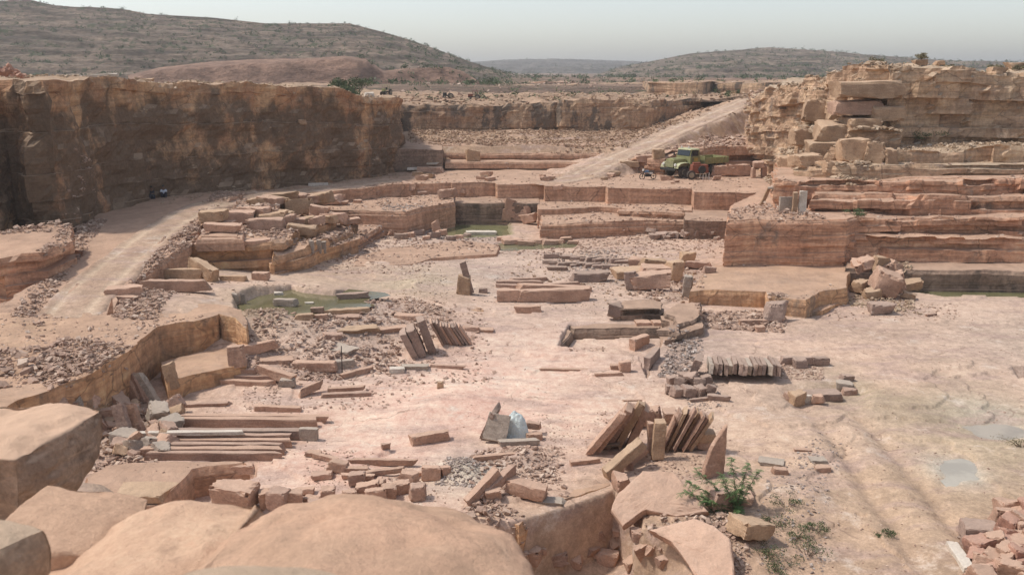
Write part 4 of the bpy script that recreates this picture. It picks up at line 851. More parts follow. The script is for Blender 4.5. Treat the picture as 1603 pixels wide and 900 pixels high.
St(978,583,18,12,16,0,0,0,'stone','larger cube at the front of the rectangular pit','cut_block','block',rough=.07)
St(961,579,11,9,8,0,0,0,'stone','smaller cube at the front of the rectangular pit','cut_block','block',rough=.07)
St(890,581,82,7,4,-3,0,0,'stone','long crumbling bar in front of the rectangular pit','stone_bar','stone bar',rough=.1)
St(952,589,44,8,5,6,0,0,'stone','short bar right of the crumbling one','stone_bar','stone bar',rough=.08)
St(993,628,36,4,3,4,0,0,'stone','thin stick of stone behind the big leaning pile','stone_bar','stone bar',rough=.05)
for i in range(26):
    a = 862 + (i * 37 % 120); b = 402 + (i * 13 % 20)
    St(a,b+3,random.uniform(14,34),6,random.uniform(4,7),random.uniform(-20,30),random.uniform(-10,10),0,'grey','dark thin slab in the scatter behind the middle group','stone_bar','stone bar','dark slabs scattered behind the middle group',rough=.1)
# pond stones
for q in [(447,480,34,12,12,-8,'pale rounded boulder lying in the green pond','slate'),(484,476,14,6,3,0,'tiny stone tip in the green pond','pale'),(552,468,46,10,8,12,'straight grey block lying in the green pond','grey'),(497,491,18,8,8,0,'rear of two small blocks at the pond edge','rubble'),(504,502,20,8,10,0,'front of two small blocks at the pond edge','stone'),(545,492,68,8,9,16,'orange bar along the near pond edge','tanstone'),(476,502,26,14,9,6,'rounded tan rock on the near bank of the pond','tanstone'),(370,476,7,6,16,0,'left of two little grey posts by the pond','slate'),(381,476,7,6,16,0,'right of two little grey posts by the pond','slate'),(436,462,14,8,4,0,'flat pale stone at the back of the pond','pale')]:
    St(*q[:5],q[5],0,-8 if 'posts' in q[6] else 0,q[7],q[6],'rock','rock',rough=.12)
for i,(a,h) in enumerate([(488,20),(500,21),(507,19)]): St(a,397,7,7,h,0,0,0,'slate',f'{["left","middle","right"][i]} of three small blue grey slabs standing by the terrace','stone_post','slab',rough=.04)
# left group
for q in [(281,441,80,18,20,4,'upper long tan block by the haul road','tanstone',0),(278,458,98,18,17,3,'lower long block by the haul road','stone',0),(322,440,62,16,20,-36,'block sliding down diagonally by the haul road','tanstone',14),(199,467,54,22,15,12,'flat topped block at the foot of the haul road','stone',0),(192,470,40,12,6,-4,'small flat rock at the foot of the haul road','stone',0),(366,440,42,9,8,-10,'short bar right of the long tan blocks','tanstone',0),(409,439,26,12,12,-6,'rounded block below the terrace','stone',0),(296,424,22,14,12,10,'small pale block behind the long tan blocks','tanstone',0)]:
    St(*q[:5],q[5],0,q[8],q[7],q[6],rough=.07)
# leaning posts and slabs at left
for q in [(206,632,12,14,52,-24,'left narrow slab leaning on the bench face','stone'),(218,630,9,14,48,-22,'middle narrow slab leaning on the bench face','rubble'),(236,638,9,14,60,-30,'right pale narrow slab leaning on the bench face','slate'),(271,612,15,14,44,-14,'orange slab leaning where the bench turns','tanstone'),(372,578,24,12,34,-10,'broad slab leaning beside the bench end','stone'),(196,692,18,12,60,-14,'long dark grey slab propped on the rubble at left','grey'),(215,686,16,12,52,-18,'brown slab propped beside the dark grey one','stone')]:
    St(*q[:5],0,-8,q[5],q[7],q[6],'leaning_slab','slab',rough=.06)
St(160,668,76,14,24,16,0,-4,'stone','long thick block buried in the rubble at left',rough=.08)
ng = 0
for i in range(64):
    a = 95 + (i * 61 % 185); lo = 615 + max(0, 150 - a) * .0; b = 640 + (i * 29 % 80)
    if b > 640 + (a - 60) * .62 or (a > 215 and b < 650): continue
    s = random.uniform(16, 34); ng += 1
    St(a,b,s,s*.8,s*random.uniform(.5,.8),random.uniform(-60,60),random.uniform(-30,30),random.uniform(-30,30),['stone','rubble','stone','slate','tanstone'][i%5],'broken angular rock in the left rubble heap below the bench','rock','rock','rocks of the left rubble heap',rough=.18)
for q in [(372,745,52,18,16,6,'pale topped block behind the foreground boulder','stone'),(372,808,74,44,44,-12,'large wedge block with white top beside the foreground boulder','stone'),(230,790,80,50,14,0,'orange weathered rock at the foot of the pale ledge','tanstone')]:
    St(*q[:5],q[5],0,0,q[7],q[6],rough=.12,n=4)
St(678,823,34,16,16,-8,0,0,'pale','white topped stone poking out beside the biggest boulder','rock','rock',rough=.12)
# truck level stones
for q in [(670,266,34,14,3,4,'long white slab left of the rear terrace','pale',8),(655,270,30,10,3,6,'shorter white slab left of the rear terrace','pale',4),(674,271,38,14,8,0,'brown block carrying the white slab','stone',0),(741,265,20,10,27,0,'tan block standing upright against the rear steps','tanstone',0),(793,264,7,5,8,0,'small white stone by the rear steps','pale',0),
 (1130,277,30,16,14,-8,'boulder right of the truck','stone',0),(1155,277,36,18,16,4,'large block right of the truck','stone',0),(1160,262,60,20,8,6,'flat ledge block behind the truck','stone',2),(1010,258,26,14,12,0,'block on the rocks left of the truck','stone',2),(1030,250,20,16,14,5,'square block left above the truck','tanstone',0),(985,262,26,14,9,0,'pale block left of the truck','tanstone',0),(1040,264,22,12,14,0,'round rock at the front of the truck','tanstone',0),(1122,283,14,8,6,0,'small brick on the terrace below the truck','stone',0)]:
    St(*q[:5],q[5],0,0,q[7],q[6],rough=.13,lift=q[8])
# stone hut like pair by the truck
for q in [(1186,262,18,14,9,'lintel stone of the little shelter right of the truck',9),(1179,279,6,12,16,'left upright stone of the little shelter',0),(1195,279,7,12,18,'right upright stone of the little shelter',0)]:
    St(q[0],q[1] if q[6]==0 else 279,q[2],q[3],q[4],0,0,0,'stone',q[5],lift=(16 if q[6] else 0),rough=.1)
# pale posts on the right bench
for q in [(1243,336,7,6,34,'left narrow stone post standing on the right bench','tanstone'),(1255,336,11,6,36,'broad white slab standing on the right bench','pale'),(1230,334,22,5,26,'grey slab standing behind the stone posts','slate'),(1220,320,40,8,3,'thin roof slab over the standing grey slab','slate')]:
    St(q[0],q[1],q[2],q[3],q[4],0,0,0,q[6],q[5],'stone_post','slab',rough=.03,lift=24 if 'roof' in q[5] else 0)
St(1196,325,5,5,34,0,0,22,'tanstone','leaning beam on the bench corner','stone_bar','beam',rough=.03)
# blocks on the terrace edges
for i in range(16):
    a,b = [(690,300),(720,303),(760,300),(640,300),(620,303),(660,306),(742,305),(590,306),(560,318),(700,312),(870,300),(820,338),(812,346),(795,340),(828,352),(788,352)][i]
    s = random.uniform(12,26); St(a,b,s,s*.6,s*random.uniform(.3,.6),random.uniform(-30,30),0,random.uniform(-15,15),'stone','loose broken block on the middle terraces','rock','rock','loose blocks on the middle terraces',rough=.15)
for i,(a,b,w,h,t) in enumerate([(400,345,50,20,0),(445,352,40,18,5),(420,362,54,16,0),(470,340,40,24,-6),(395,392,60,14,0),(470,372,44,16,8),(520,352,40,16,-4),(440,330,36,20,4),(500,345,30,20,0),(455,322,26,14,-8),(350,365,50,12,2)]):
    St(a,b,w,w*.5,h,random.uniform(-15,15),0,t,'tanstone' if i%2 else 'stone','large block left on the stepped terrace by the haul road','stone_block','block','large blocks of the stepped terrace',rough=.12)
for i in range(26):
    a = 320 + (i * 53 % 230); bb_ = 322 + (i * 31 % 62)
    if bb_ > 398 - (a - 300) * .16 or (bb_ < 340 and a < 400): continue
    s = random.uniform(22, 48); St(a,bb_,s,s*.7,s*random.uniform(.2,.42),random.uniform(-25,25),0,random.uniform(-8,8),'tanstone' if i%3==0 else 'stone','large block left on the stepped terrace by the haul road','stone_block','block','large blocks of the stepped terrace',rough=.14)
for i in range(22):
    a = 655 + (i*97 % 480); b = 276 + (i*5 % 9); s = random.uniform(7, 18)
    if 1040 < a < 1130: b += 5
    St(a,b,s,s*.6,s*.4,random.uniform(-30,30),0,0,'stone' if i%3 else 'tanstone','small loose stone near the edge of the truck terrace','rock','rock','small stones on the truck terrace',rough=.18)
for q in [(792,346,14,10,18),(800,338,18,10,22),(806,345,20,12,10),(683,367,12,8,18),(826,346,10,6,20)]:
    St(q[0],q[1],q[2],q[3],q[4],10,0,random.uniform(-15,15),'stone','small upright stone by the rear pond','rock','rock','upright stones by the rear pond',rough=.15)
St(753,368,46,14,5,0,0,0,'pale','flat pale slab lying in the rear pond','flagstone','flagstone',rough=.06)
for i in range(14):
    a = 615 + i * 13 % 130; b = 368 + (i*7 % 10); s = random.uniform(10,20)
    St(a,b,s,s*.6,s*.45,random.uniform(-30,30),0,0,'grey' if i%2 else 'stone','loose rock on the bank of the rear pond','rock','rock','rocks on the bank of the rear pond',rough=.18)
for i in range(16):
    a = 1020 + i * 23 % 110; b = 368 + (i*7 % 9); s = random.uniform(9,18)
    St(a,b,s,s*.6,s*.5,random.uniform(-40,40),random.uniform(-20,20),0,'grey','dark rock heaped below the dark terrace wall','rock','rock','dark rocks below the terrace wall',rough=.2)
for i in range(10):
    a = 790 + i * 12; b = 378 + (i*5 % 8); s = random.uniform(14,30)
    St(a,b,s,s*.5,s*.3,random.uniform(-20,20),0,0,'stone','flat rock along the narrow middle pond','rock','rock','flat rocks along the middle pond',rough=.15)
# nose of the right cliff: big fallen blocks
nose = [(1330,256,44,44,'tan'),(1366,256,30,34,'tan'),(1390,256,24,30,'tan'),(1290,250,50,34,'tan'),(1345,222,50,40,'tan'),(1372,200,44,30,'tan'),(1300,225,54,36,'tan'),(1258,228,40,30,'tan'),(1280,195,46,36,'tan'),(1318,190,50,34,'tan'),(1262,262,40,22,'tan'),(1230,262,34,20,'tan'),(1300,272,44,20,'tan'),(1250,205,34,30,'tan'),(1345,178,40,24,'tan'),(1225,245,30,24,'tan'),(1300,160,34,30,'tan'),(1272,244,28,24,'tan')]
for i,(a,b,w,h,_) in enumerate(nose[:13]):
    St(a,b,w,w*1.1,h*.85,random.uniform(-14,14),random.uniform(-5,5),random.uniform(-6,6),'tanstone','large fallen block on the crumbling end of the right cliff','rock','rock','fallen blocks at the end of the right cliff',rough=.11,sink=.2)
def face_block(px, Y, py, w, d, h, label, m='tanstone', rz=0):
    me, V = stone_mesh('rock', w, d, h, .06, 4); o = link('rock', me, M[m]); o.location = DP(px, Y, py); o.rotation_euler = (0, 0, R(rz)); tag(o, label, 'rock'); return o
face_block(1356, 69.6, 141, 4.9, 2.2, 1.25, 'long pale block jutting from the right cliff face below its top', 'tanstone')
face_block(1340, 70, 168, 3.6, 2., 1.1, 'brown block jutting from the right cliff below the pale one', 'stone')
face_block(1385, 69.5, 178, 2.6, 2., 1.1, 'small jutting block right of the brown one in the cliff', 'tanstone')
for i,(a,b,w,h) in enumerate([(1370,104,20,10),(1440,102,22,8),(1500,104,30,8),(1560,106,26,8),(1345,108,26,8),(1590,108,24,10),(1470,103,14,7)]):
    l = Vector(D(a, 72 + i % 3, 14)); z = down(l.x, l.y); me, V = stone_mesh('rock', w*.05, w*.05, h*.055, .2); o = link('rock', me, M['tanstone']); settle(o, V, l.x, l.y, z); tag(o, 'weathered rock on the skyline edge of the right cliff', 'rock', 'skyline rocks of the right cliff')
for q in [(1434,226,10,4,'pale'),(1455,228,9,3,'pale'),(1450,224,16,3,'tanstone')]:
    St(q[0],q[1],q[2],5,q[3],20,0,0,q[4],'small pale stone on the ledge under the right cliff','rock','rock','pale stones under the right cliff',rough=.2)
# left cliff top
def topstone(px, Y, w, d, h, rz, m, label, name='flagstone', cat='slab', group=None, ry=0, rough=.08):
    x, _, _ = D(px, Y, 13); z = down(x, Y); me, V = stone_mesh(name, w, d, h, rough); o = link(name, me, M[m]); o.rotation_euler = (0, R(ry), R(rz)); settle(o, V, x, Y, z, .01); tag(o, label, cat, group)
topstone(158, 76, 2.9, .9, .28, 6, 'pale', 'longer pale slab lying on top of the left cliff', ry=-4)
topstone(180, 73, 2.5, .8, .2, 0, 'pale', 'shorter pale slab in front of the longer one on the left cliff top')
topstone(225, 76, 1.2, .8, .5, 10, 'tanstone', 'tan rock on the left cliff top beside the pale slabs', 'rock', 'rock', rough=.2)
topstone(490, 82, 1.8, .9, .25, 5, 'pale', 'thin pale slab near the right end of the left cliff top')
topstone(470, 82, .6, .5, .5, 5, 'tanstone', 'small pointed rock left of the thin pale cliff top slab', 'rock', 'rock', rough=.25)
topstone(577, 92, .9, .5, .45, 5, 'pale', 'small white boulder at the right tip of the left cliff', 'rock', 'rock', rough=.2)
M['redstone'] = stone_mat('red_stone', (.42, .235, .17), (.34, .18, .13), (.50, .33, .25), .4)
for i in range(34):
    a = -14 + (i * 17 % 56); Y = 66 + (i * 7 % 5); s = random.uniform(.25, .55); x, _, _ = D(a, Y, 13); z = down(x, Y); me, V = stone_mesh('rock', s, s, s * .7, .2, 2); o = link('rock', me, M['redstone'])
    o.rotation_euler = (random.random(), random.random(), random.random() * 3); settle(o, V, x, Y, z + max(0, .55 - abs(a - 14) * .018) * random.random() * 1.6, .03); tag(o, 'broken red rock in the red heap on top of the left cliff', 'rock', 'rocks of the red heap on the left cliff')
# stone heap bottom right
gq = 'reddish blocks heaped at the bottom right corner'
St(1530,848,56,38,22,-4,0,0,'grey','large grey flat topped block at the edge of the corner heap','stone_block','block',rough=.08)
St(1532,866,50,30,16,0,0,0,'grey','dark block under the grey flat topped one in the corner heap','stone_block','block',rough=.08)
for i in range(62):
    a = 1522 + (i * 37 % 130); b = 808 + (i * 23 % 118); s = random.uniform(26, 38)
    if b < 800 + max(0, (1600 - a)) * .45 or (a < 1560 and b < 862): continue
    St(a,b,s,s*.8,s*random.uniform(.55,.8),random.uniform(-50,50),random.uniform(-22,22),random.uniform(-22,22),['redstone','stone','stone'][i%3] if i%7 else 'slate','reddish angular block in the heap at the bottom right corner','rock','rock',gq,rough=.13,lift=random.choice([0,4,10,16])*(a>1545))
St(1506,842,22,6,5,35,0,0,'grey','thin dark stick pointing left from the corner heap','stone_bar','stone bar')
St(1500,895,18,80,8,-8,0,0,'pale','pale kerb like stone along the left side of the corner heap','stone_block','block',rough=.06)
refresh()

# ------------------------------------------------ foreground boulders
def boulder(name, cx, cy, cz, w, d, h, rz, rx, ry, seed, label, m='boulder', rough=.12, roundness=.5, ns=.08):
    V, Fc = UB[16]; V = V.copy(); r = np.random.default_rng(seed)
    sph = V / np.linalg.norm(V, axis=1)[:, None] * 1.15; P_ = V * (1 - roundness) + sph * roundness
    cj = r.uniform(-1, 1, (8, 3)) * rough * 1.6
    wts = np.stack([((1 + a * V[:, 0]) * (1 + b * V[:, 1]) * (1 + c * V[:, 2])) / 8 for a in (-1, 1) for b in (-1, 1) for c in (-1, 1)], 1)
    P_ = (P_ + wts @ cj) * np.array([w, d, h]) / 2
    me = bpy.data.meshes.new(name); me.from_pydata(P_.tolist(), [], Fc); bm = bmesh.new(); bm.from_mesh(me); bmesh.ops.subdivide_edges(bm, edges=bm.edges[:], cuts=2, use_grid_fill=True); bm.normal_update()
    co = np.array([v.co[:] for v in bm.verts]); no = np.array([v.normal[:] for v in bm.verts])
    a = fbm(co[:, 0] * 1.4, co[:, 1] * 1.4, co[:, 2] * 1.4, seed, 4) * ns * 1.6 + fbm(co[:, 0] * 8, co[:, 1] * 8, co[:, 2] * 8, seed + 4, 4) * ns * .3 - np.maximum(0, fbm(co[:, 0] * 4, co[:, 1] * 4, co[:, 2] * 7, seed + 8, 3) - .25) * ns * .9
    co = co + no * a[:, None]
    for v, c in zip(bm.verts, co): v.co = c
    bm.to_mesh(me); bm.free(); o = link(name, me, M[m], smooth=True); o.location = (cx, cy, cz); o.rotation_euler = (R(rx), R(ry), R(rz)); tag(o, label, 'boulder'); return o
def D3(px, py, Y): return DP(px, Y, py)
M['palewarm'] = stone_mat('pale_rough_boulder', (.62, .44, .30), (.50, .33, .22), (.66, .50, .36), .6, .016, 3.)
M['boulder2'] = stone_mat('rough_boulder', (.42, .28, .195), (.30, .195, .135), (.64, .43, .30), .9, .014, 3.)  # darker side tones put the boulder's shadow side into its colour
x, y, z = D3(540, 1025, 2.5); boulder('boulder', x, y, z, 1.22, 1.1, .8, 8, 0, 6, 5, 'biggest smooth tan boulder filling the bottom edge of the picture', roundness=.75, rough=.12, ns=.075)
x, y, z = D3(215, 1010, 2.8); boulder('boulder', x, y, z, .86, .8, .7, -10, 0, -10, 9, 'smooth tan boulder left of and behind the biggest one', roundness=.6, rough=.12, ns=.07)
x, y, z = D3(-30, 722, 4.6); boulder('boulder', x, y, z, 1.1, .8, .44, -6, 0, 2, 12, 'big block shaped boulder with a dark rough side at the left edge', 'boulder2', roundness=.42, rough=.06, ns=.08)
x, y, z = D3(105, 868, 3.1); boulder('boulder', x, y, z, .46, .44, .32, 10, 0, 12, 15, 'small orange brown boulder under the big block shaped one', roundness=.4, rough=.14, ns=.04)
x, y, z = D3(-15, 880, 2.4); boulder('boulder', x, y, z, .25, .24, .2, -10, 6, 0, 18, 'pale cracked boulder in the bottom left corner', 'palewarm', roundness=.6, rough=.2, ns=.03)
x, y, z = D3(400, 946, 1.75); boulder('boulder', x, y, z, .36, .28, .17, 0, 0, 0, 21, 'rough brown rock at the very bottom in front of the biggest boulder', 'palewarm', roundness=.9, rough=.22, ns=.035)
refresh()

# ------------------------------------------------ uncountable rubble
TPL = []
for k in range(14):
    r = np.random.default_rng(900 + k); bm = bmesh.new()
    sz = np.array([1, r.uniform(.5, .95), r.uniform(.18, .55)]) * .62
    for q in range(8):
        v = np.array([1 if q & 1 else -1, 1 if q & 2 else -1, 1 if q & 4 else -1]) + r.uniform(-.45, .45, 3); bm.verts.new(v * sz)
    if k % 2: bm.verts.new(np.array([r.uniform(1, 1.4), r.uniform(-.4, .4), 0]) * sz)
    res = bmesh.ops.convex_hull(bm, input=bm.verts[:]); bmesh.ops.delete(bm, geom=[v for v in bm.verts if not v.link_faces], context='VERTS')
    bm.verts.index_update(); TPL.append((np.array([v.co[:] for v in bm.verts]), np.array([[v.index for v in f.verts] for f in bm.faces]))); bm.free()
def chipmat(name, cols, dust=.3):
    m, t, b = mat(name); g = t.nodes.new('ShaderNodeNewGeometry'); p = g.outputs['Position']
    r = g.outputs['Random Per Island']; c = mix(t, ramp(t, r, 0, .5), cols[0], cols[1]); c = mix(t, ramp(t, r, .6, 1.), c, cols[2])
    c = mix(t, .5, c, gray(t, ramp(t, noise(t, p, 10, 6), .25, .75, .3, .72)), 'OVERLAY'); t.links.new(c, b.inputs['Base Color']); bump(t, b, noise(t, p, 12, 5), .5, .04); return m
M['chip'] = chipmat('broken_stone', ((.42, .285, .215), (.33, .22, .165), (.54, .41, .32)))
M['chiptan'] = chipmat('broken_tan_stone', ((.43, .31, .215), (.35, .25, .17), (.54, .42, .31)))
M['chipbrown'] = chipmat('broken_brown_stone', ((.37, .25, .165), (.29, .185, .125), (.45, .325, .225)))
M['chipgrey'] = chipmat('broken_grey_stone', ((.34, .27, .23), (.26, .20, .17), (.46, .39, .34)))
def scree(name, poly, n, smin, smax, m, label, cat='rubble', z=0, world=None, mound=0, seed=1, power=2.5, sparse=None, zmin=-9, zmax=99):
    r = np.random.default_rng(seed); pts = world or [P(a, b, z) for a, b in poly]
    pts = [p[:2] for p in pts]; A = np.array(pts); lo = A.min(0); hi = A.max(0); cx_, cy_ = A.mean(0)
    VV = []; FF = []; nb = 0; cnt = 0; tries = 0
    while cnt < n and tries < 60:
        tries += 1; k = 2000; X = r.uniform(lo[0], hi[0], k); Y = r.uniform(lo[1], hi[1], k); dd = polydist(X, Y, pts)
        keep = dd > 0
        cl = fbm(X * .45, Y * .45, 0, seed + 40, 4) > (r.uniform(-.9, .5, k) if sparse is None else r.uniform(sparse, sparse + .5, k)); keep &= cl
        X, Y, dd = X[keep], Y[keep], dd[keep]
        for x, y, d in zip(X, Y, dd):
            if cnt >= n: break
            ok, l, _n, _i, ho, _m = S.ray_cast(DEPS, Vector((x, y, 40)), Vector((0, 0, -1)))
            if not ok or ho.get('kind') != 'structure' or ho.name.startswith(('water', 'haul_road.', 'haul_road')) and not ho.name.startswith('haul_road_bank'): continue
            zz = l.z
            if not (zmin < zz < zmax): continue
            s = smin + (smax * .8 - smin) * r.random() ** (power * 1.5)
            V, Fc = TPL[r.integers(14)]; q = Euler((r.uniform(-.5, .5), r.uniform(-.5, .5), r.uniform(0, 6.3))).to_matrix()
            mz = mound * min(1, d / 1.2) * r.random() if mound else 0
            VV.append((V * s * .5) @ np.array(q).T + np.array([x, y, zz + s * .1 + mz])); FF.append(Fc + nb); nb += len(V); cnt += 1
    if not VV: return
    V = np.concatenate(VV); Fc = np.concatenate(FF)
    me = bpy.data.meshes.new(name); me.vertices.add(len(V)); me.vertices.foreach_set('co', V.ravel()); me.loops.add(Fc.size); me.loops.foreach_set('vertex_index', Fc.ravel().astype(np.int32))
    me.polygons.add(len(Fc)); me.polygons.foreach_set('loop_start', np.arange(0, Fc.size, 3, dtype=np.int32)); me.polygons.foreach_set('use_smooth', np.zeros(len(Fc), bool)); me.update(calc_edges=True)
    tag(link(name, me, M[m]), label, cat, kind='stuff')
sc = 0
def SC(poly, n, a, b, m='chip', lb='loose broken stone lying on the quarry floor', **k):
    global sc; sc += 1
    if poly: k.setdefault('zmax', 9)
    scree('rubble', poly, n, a, b, m, lb, seed=sc * 13, **k)
SC([(120,900),(1700,900),(1800,500),(1250,480),(700,380),(600,480),(420,600),(150,720)], 4200, .03, .14, lb='small stones strewn over the open quarry floor', sparse=-.15, power=5)
SC([(1190,900),(1290,900),(1300,760),(1330,690),(1280,680),(1200,760),(1180,830)], 1400, .03, .2, 'chipgrey', 'gravel and dry litter beside the cart track', power=4)
SC([(1290,900),(1500,900),(1480,700),(1320,700)], 900, .02, .12, 'chip', 'fine gravel on the cart track', power=4)
SC([(870,900),(1180,960),(1170,830),(1080,780),(980,800),(930,830)], 3000, .04, .35, 'chip', 'loose scree sliding into the lower pit', power=3.5, mound=.1)
SC([(740,860),(860,920),(960,960),(880,1000),(700,960)], 900, .08, .5, 'chip', 'rubble at the bottom of the lower pit', z=-2, power=2.5, mound=.3)
SC([(680,765),(745,770),(760,725),(700,715)], 1100, .03, .2, 'chipgrey', 'heap of pale grey gravel in the middle foreground', mound=.1)
SC([(760,770),(880,760),(870,705),(790,700)], 1100, .03, .22, 'chip', 'heap of reddish gravel in the middle foreground', mound=.1)
SC([(990,745),(1120,760),(1130,720),(1000,715)], 500, .03, .2, 'chip', 'chips in front of the leaning slab pile')
SC([(60,660),(120,740),(260,730),(290,660),(200,610),(100,600)], 1500, .08, .5, 'chip', 'rubble below the left bench', mound=.25, power=2)
SC([(380,590),(480,600),(640,580),(720,500),(640,480),(560,500),(480,500),(400,540)], 3200, .05, .45, 'chip', 'rubble slope between pond and floor', mound=.15, power=3)
SC([(380,540),(440,545),(480,510),(420,495),(370,510)], 700, .04, .2, 'chiptan', 'earthy rubble heap beside the left bench', mound=.1)
SC([(600,480),(700,490),(700,440),(620,440)], 500, .04, .2, 'chiptan', 'gravel right of the green pond')
SC([(380,640),(440,640),(440,610),(380,610)], 250, .04, .2, 'chip', 'small gravel heap above the wide slab stack')
SC([(1030,590),(1100,590),(1100,530),(1050,530)], 900, .05, .35, 'chipgrey', 'dark debris right of the rectangular pit', mound=.15)
SC([(1080,640),(1140,640),(1120,600),(1060,600)], 250, .04, .2, 'chipgrey', 'dark chips around the cubic block heap')
SC([(1220,600),(1290,600),(1290,570),(1220,570)], 500, .05, .3, 'chip', 'broken stone right of the slab row')
SC([(890,555),(950,550),(950,530),(900,530)], 200, .05, .3, 'chip', 'small heap of chips in the rectangular pit', mound=.3)
SC([(1090,515),(1230,520),(1230,485),(1090,490)], 900, .08, .5, 'chip', 'rubble in front of the orange bench', mound=.3)
SC([(990,470),(1100,475),(1110,420),(1000,410)], 900, .06, .45, 'chip', 'rubble among the centre right blocks', mound=.15)
SC([(860,430),(1000,430),(1000,395),(860,398)], 1000, .06, .4, 'chipgrey', 'dark chips scattered behind the middle group')
SC([(780,470),(960,470),(960,440),(780,440)], 300, .05, .3, 'chip', 'chips around the middle blocks')
SC([(1330,480),(1440,490),(1420,440),(1330,440)], 700, .08, .5, 'chiptan', 'rubble under the tumble by the right wall', mound=.2)
SC([(1230,500),(1500,500),(1500,475),(1300,470)], 500, .05, .3, 'chip', 'stones along the foot of the right benches')
SC([(640,440),(680,430),(690,405),(430,412),(420,440)], 700, .06, .4, 'chip', 'broken stone below the rock sheet')
SC([(590,378),(780,376),(780,362),(600,360)], 900, .06, .4, 'chipgrey', 'debris on the bank of the rear pond')
SC([(520,400),(680,395),(660,372),(540,372)], 700, .06, .4, 'chip', 'debris on the rock sheet')
SC([(790,400),(1130,400),(1140,372),(790,376)], 900, .06, .4, 'chip', 'debris along the foot of the middle terraces')
SC([(500,327),(720,318),(700,300),(560,300)], 700, .08, .5, 'chip', 'rubble on the middle terrace top', z=2.3)
SC([(840,345),(1070,345),(1070,322),(850,322)], 700, .08, .5, 'chip', 'rubble on the lower middle terraces', z=1.6)
SC([(300,380),(560,350),(520,320),(360,312)], 2600, .1, .7, 'chip', 'rubble covering the stepped terrace by the haul road', z=3., mound=.1)
SC([(420,405),(600,370),(580,345),(430,370)], 900, .08, .5, 'chip', 'rubble on the lower steps of the terrace', z=1.8)
SC([(170,474),(240,474),(300,392),(362,312),(340,310),(262,372),(200,430)], 2600, .08, .5, 'chip', 'loose stones along the right edge of the haul road', z=3., mound=.25)
SC([(10,478),(60,478),(130,400),(170,350),(130,350),(100,400),(50,440)], 1500, .08, .45, 'chip', 'loose stones along the left edge of the haul road', z=2.9, mound=.2)
SC([(0,410),(110,402),(130,380),(160,345),(100,366),(0,385)], 900, .1, .6, 'chip', 'stones at the foot of the left cliff', z=2.9, mound=.2)
SC([(250,320),(640,272),(640,262),(250,306)], 700, .06, .4, 'chiptan', 'debris at the foot of the dark cliff', z=3.5)
SC([(-100,600),(60,600),(240,505),(340,484),(100,480),(-100,500)], 1800, .04, .35, 'chip', 'broken stones on top of the left bench', z=2.5, power=4)
SC([(-40,600),(70,580),(100,540),(60,530),(-40,540)], 260, .1, .7, 'chip', 'heap of larger rubble on top of the left bench', z=2.5, mound=.4, power=2)
SC([(640,290),(1180,296),(1180,268),(640,266)], 1800, .05, .4, 'chip', 'small stones on the truck terrace', z=3.5, power=4)
SC([(60,470),(340,470),(500,440),(300,430)], 500, .05, .3, 'chip', 'small stones left of the green pond', z=1.8, power=4)
W1 = lambda *q: [D(a, Y, 5) for a, Y in q]
SC(None, 9000, .08, .6, 'chipbrown', 'scree below the back wall', world=W1((640,103),(640,118),(1040,119),(1150,117),(1040,103),(960,96.5)), power=3, mound=.3)
SC(None, 1100, .15, 1., 'chip', 'rubble below the haul ramp', world=W1((985,93),(1120,110),(1190,112),(1230,100),(1130,95)), power=3, mound=.2)
SC(None, 3200, .1, 1.0, 'chipbrown', 'stones on the edge above the back wall', world=W1((610,120),(1200,119),(1200,150),(610,150)), power=2.5, mound=.1)
SC(None, 2500, .12, .9, 'chiptan', 'rubble spilling from the end of the right cliff', world=W1((1190,90),(1260,66),(1330,62),(1400,64),(1400,72),(1300,80),(1240,95)), power=2.5, mound=.2)
SC(None, 900, .1, .6, 'chiptan', 'debris on the ledge under the right cliff', world=W1((1400,65.5),(1640,65.5),(1640,70),(1400,69.5)), power=3, mound=.2)
SC(None, 500, .08, .4, 'chip', 'debris on the right bench tops', world=W1((1325,57.2),(1700,57.2),(1700,66),(1250,66)), power=3)
SC(None, 700, .08, .5, 'chip', 'rubble on the bench corner at right', world=W1((1140,56.5),(1300,57.),(1260,62),(1190,66),(1140,62)), power=2.5, mound=.35)
SC(None, 2600, .08, .5, 'chiptan', 'broken stone along the top of the left cliff', world=W1((-40,60),(100,64),(250,72),(400,78),(560,87),(620,92),(600,96),(540,92),(380,86),(200,78),(0,70)), power=3, mound=.12)
SC(None, 1400, .06, .35, 'chiptan', 'weathered stones along the top of the right cliff', world=W1((1296,76),(1400,70),(1640,71),(1640,76),(1400,76),(1300,90),(1200,98),(1190,93)), power=3, mound=.12)
SC(None, 1500, .2, 1.3, 'chip', 'far spoil and stones on the plain behind the quarry', world=W1((640,135),(1240,135),(1260,260),(600,260)), power=3)
SC([(470,810),(700,800),(700,720),(480,705)], 900, .02, .16, 'chip', 'chips and dust around the brick like heap')
SC([(200,735),(520,735),(520,640),(260,640)], 600, .02, .14, 'chip', 'chips around the wide slab stack')
SC([(900,750),(1120,750),(1140,640),(930,640)], 900, .02, .16, 'chip', 'chips around the big leaning pile')
SC([(640,590),(760,590),(760,500),(700,490)], 500, .03, .18, 'chip', 'chips right of the leaning slabs')
SC([(860,730),(930,700),(900,640),(840,650)], 500, .02, .12, 'chip', 'fine chips on the floor left of the big pile')
SC([(640,470),(1000,500),(1100,400),(640,400)], 1500, .03, .22, 'chipgrey', 'grit scattered over the back of the floor')
SC([(1300,700),(1603,640),(1603,480),(1300,520)], 1500, .02, .12, 'chip', 'grit on the open floor at right', power=4)
SC([(520,640),(900,700),(900,590),(520,590)], 700, .02, .1, 'chip', 'grit on the pale floor in the middle', power=4)
SC([(600,600),(780,600),(760,490),(640,480)], 350, .08, .4, 'chip', 'broken pieces around the leaning slabs', power=1.5)
